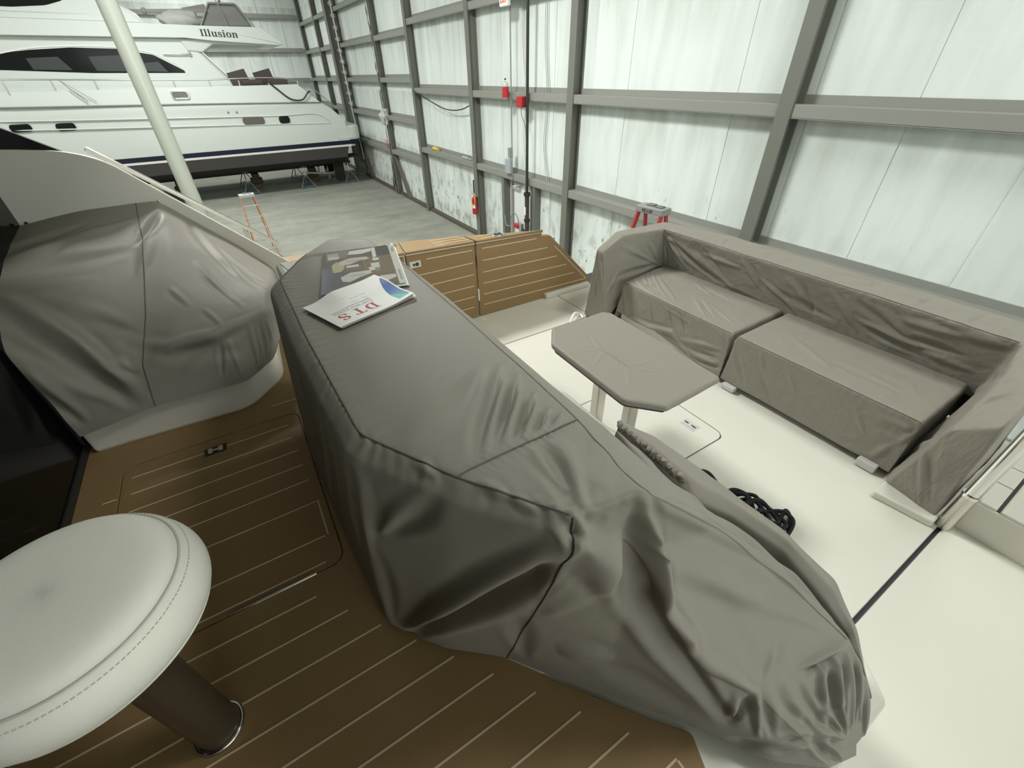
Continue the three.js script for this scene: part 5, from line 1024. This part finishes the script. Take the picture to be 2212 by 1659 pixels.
// jack stands and keel blocks
{
  const mk = (x, z, yt, label, k) => {
    const t = thing('jack_stand', label, 'jack stand', x, FY, z), top = yt - FY, hj = 0.62;
    for (let q = 0; q < 3; q++) { const a = q * 2.094 + 0.5; mesh('leg', barG([0.42 * Math.cos(a), 0.0, 0.42 * Math.sin(a)], [0.03 * Math.cos(a), hj, 0.03 * Math.sin(a)], 0.035, 0.035), M.blueSteel, t); }
    mesh('foot_ring', mergeGeometries([0, 1, 2].map((q) => { const a = q * 2.094 + 0.5, b = a + 2.094; return barG([0.36 * Math.cos(a), 0.09, 0.36 * Math.sin(a)], [0.36 * Math.cos(b), 0.09, 0.36 * Math.sin(b)], 0.02, 0.02, [0, 1, 0]); })), M.blueSteel, t);
    mesh('screw', rodG([0, hj - 0.1, 0], [0, top - 0.08, -0.06], 0.03, 0.022), M.brushed, t);
    mesh('pad', boxG(-0.15, 0.15, top - 0.09, top - 0.03, -0.22, 0.1).applyMatrix4(new THREE.Matrix4()), M.wood, t);
    mesh('handle', rodG([-0.1, hj, 0.06], [0.12, hj + 0.02, 0.09], 0.012), M.white, t);
  };
  mk(3.40, -25.0, -1.42, 'blue-grey jack stand under the hull, between the other two blue-grey stands in sight'); mk(5.55, -25.0, -1.42, 'blue-grey jack stand under the stern of the white yacht beside the wall');
  mk(0.85, -25.1, -1.42, 'jack stand under the hull straight above the orange stepladder'); mk(-2.7, -25.1, -1.42, 'jack stand under the hull, half hidden by the pale green pipe column');
  for (const [x, z, l] of [[3.4, -28.1, 'jack stand under the far side of the yacht near its propellers'], [0.9, -28.1, 'jack stand under the far side of the yacht behind the keel blocks']]) mk(x, z, -1.42, l);
  for (const [x, l] of [[1.3, 'dark timber keel blocks under the yacht behind the jack stand above the orange ladder'], [4.0, 'stack of dark timber keel blocks under the yacht close to the rudders'], [-1.9, 'stack of dark timber keel blocks under the yacht behind the pipe column']]) {
    const t = thing('keel_block', l, 'block', x, FY, -26.55); for (let k = 0; k < 3; k++) mesh('timber', boxG(-0.16 - 0.1 * (k % 2), 0.16 + 0.1 * (k % 2), k * 0.23, k * 0.23 + 0.22, -0.35 + 0.1 * (k % 2), 0.35 - 0.1 * (k % 2), 0.012), M.wood, t);
  }
}
// stepladders
function ladder(name, label, H, w0, w1, spread, steps, railMat, capMat, x, z, ry, text) {
  const t = thing(name, label, 'ladder', x, FY, z, ry);
  for (const s of [-1, 1]) {
    mesh('front_rail', barG([s * w1 / 2, 0.02, spread * 0.62], [s * w0 / 2, H - 0.06, 0.06], 0.03, 0.075, [1, 0, 0], 0.006), railMat, t);
    mesh('rear_rail', barG([s * w1 / 2 * 0.94, 0.02, -spread * 0.5], [s * w0 / 2 * 0.9, H - 0.06, -0.06], 0.03, 0.06, [1, 0, 0], 0.006), railMat, t);
    mesh('spreader', barG([s * w1 / 2 * 0.8, H * 0.52, spread * 0.3], [s * w1 / 2 * 0.76, H * 0.52, -spread * 0.26], 0.008, 0.025), M.alu, t);
    mesh('foot', boxG(s * w1 / 2 - 0.035, s * w1 / 2 + 0.035, 0, 0.05, spread * 0.62 - 0.05, spread * 0.62 + 0.05), M.dark, t);
  }
  for (let k = 1; k <= steps; k++) { const u = k / (steps + 1), y = H * u, w = w1 + (w0 - w1) * u, zz = spread * 0.62 * (1 - u) + 0.06 * u; mesh('step', boxG(-w / 2, w / 2, y - 0.02, y + 0.01, zz - 0.045, zz + 0.045, 0.005), M.alu, t); if (k % 2) { const z2 = -(spread * 0.5 * (1 - u) + 0.06 * u); mesh('rear_bar', boxG(-w * 0.47, w * 0.47, y - 0.012, y + 0.012, z2 - 0.012, z2 + 0.012), M.alu, t); } }
  const cap = mesh('top_cap', boxG(-w0 / 2 - 0.035, w0 / 2 + 0.035, H - 0.085, H, -0.1, 0.11, 0.012), capMat, t);
  mesh('tool_tray', mergeGeometries([boxG(-w0 * 0.28, w0 * 0.05, H, H + 0.022, -0.06, 0.03, 0.008), boxG(w0 * 0.12, w0 * 0.42, H, H + 0.018, -0.05, 0.05, 0.008)]), M.steel, cap);
  if (text) { const g = new TextGeometry(text, { font: sans, size: 0.042, depth: 0.003, curveSegments: 3 }); g.computeBoundingBox(); g.translate(-g.boundingBox.max.x / 2, 0, 0).scale(0.85, 1, 1); g.translate(-0.02, H - 0.065, 0.1085); mesh('lettering', g, M.dark, cap); }
  return t;
}
ladder('step_ladder', 'red stepladder with grey lettered top cap, standing behind the covered sofa', 3.05, 0.36, 0.68, 1.6, 9, M.redLadder, M.greyPlastic, 4.8, -4.13, -Math.PI / 2 + 0.12, 'KELLER');
ladder('step_ladder', 'orange stepladder with metal steps standing open on the hangar floor before the yacht', 1.78, 0.34, 0.58, 1.05, 5, M.orange, M.alu, 0.36, -15.5, 0.03);

renderer.render(scene, camera);
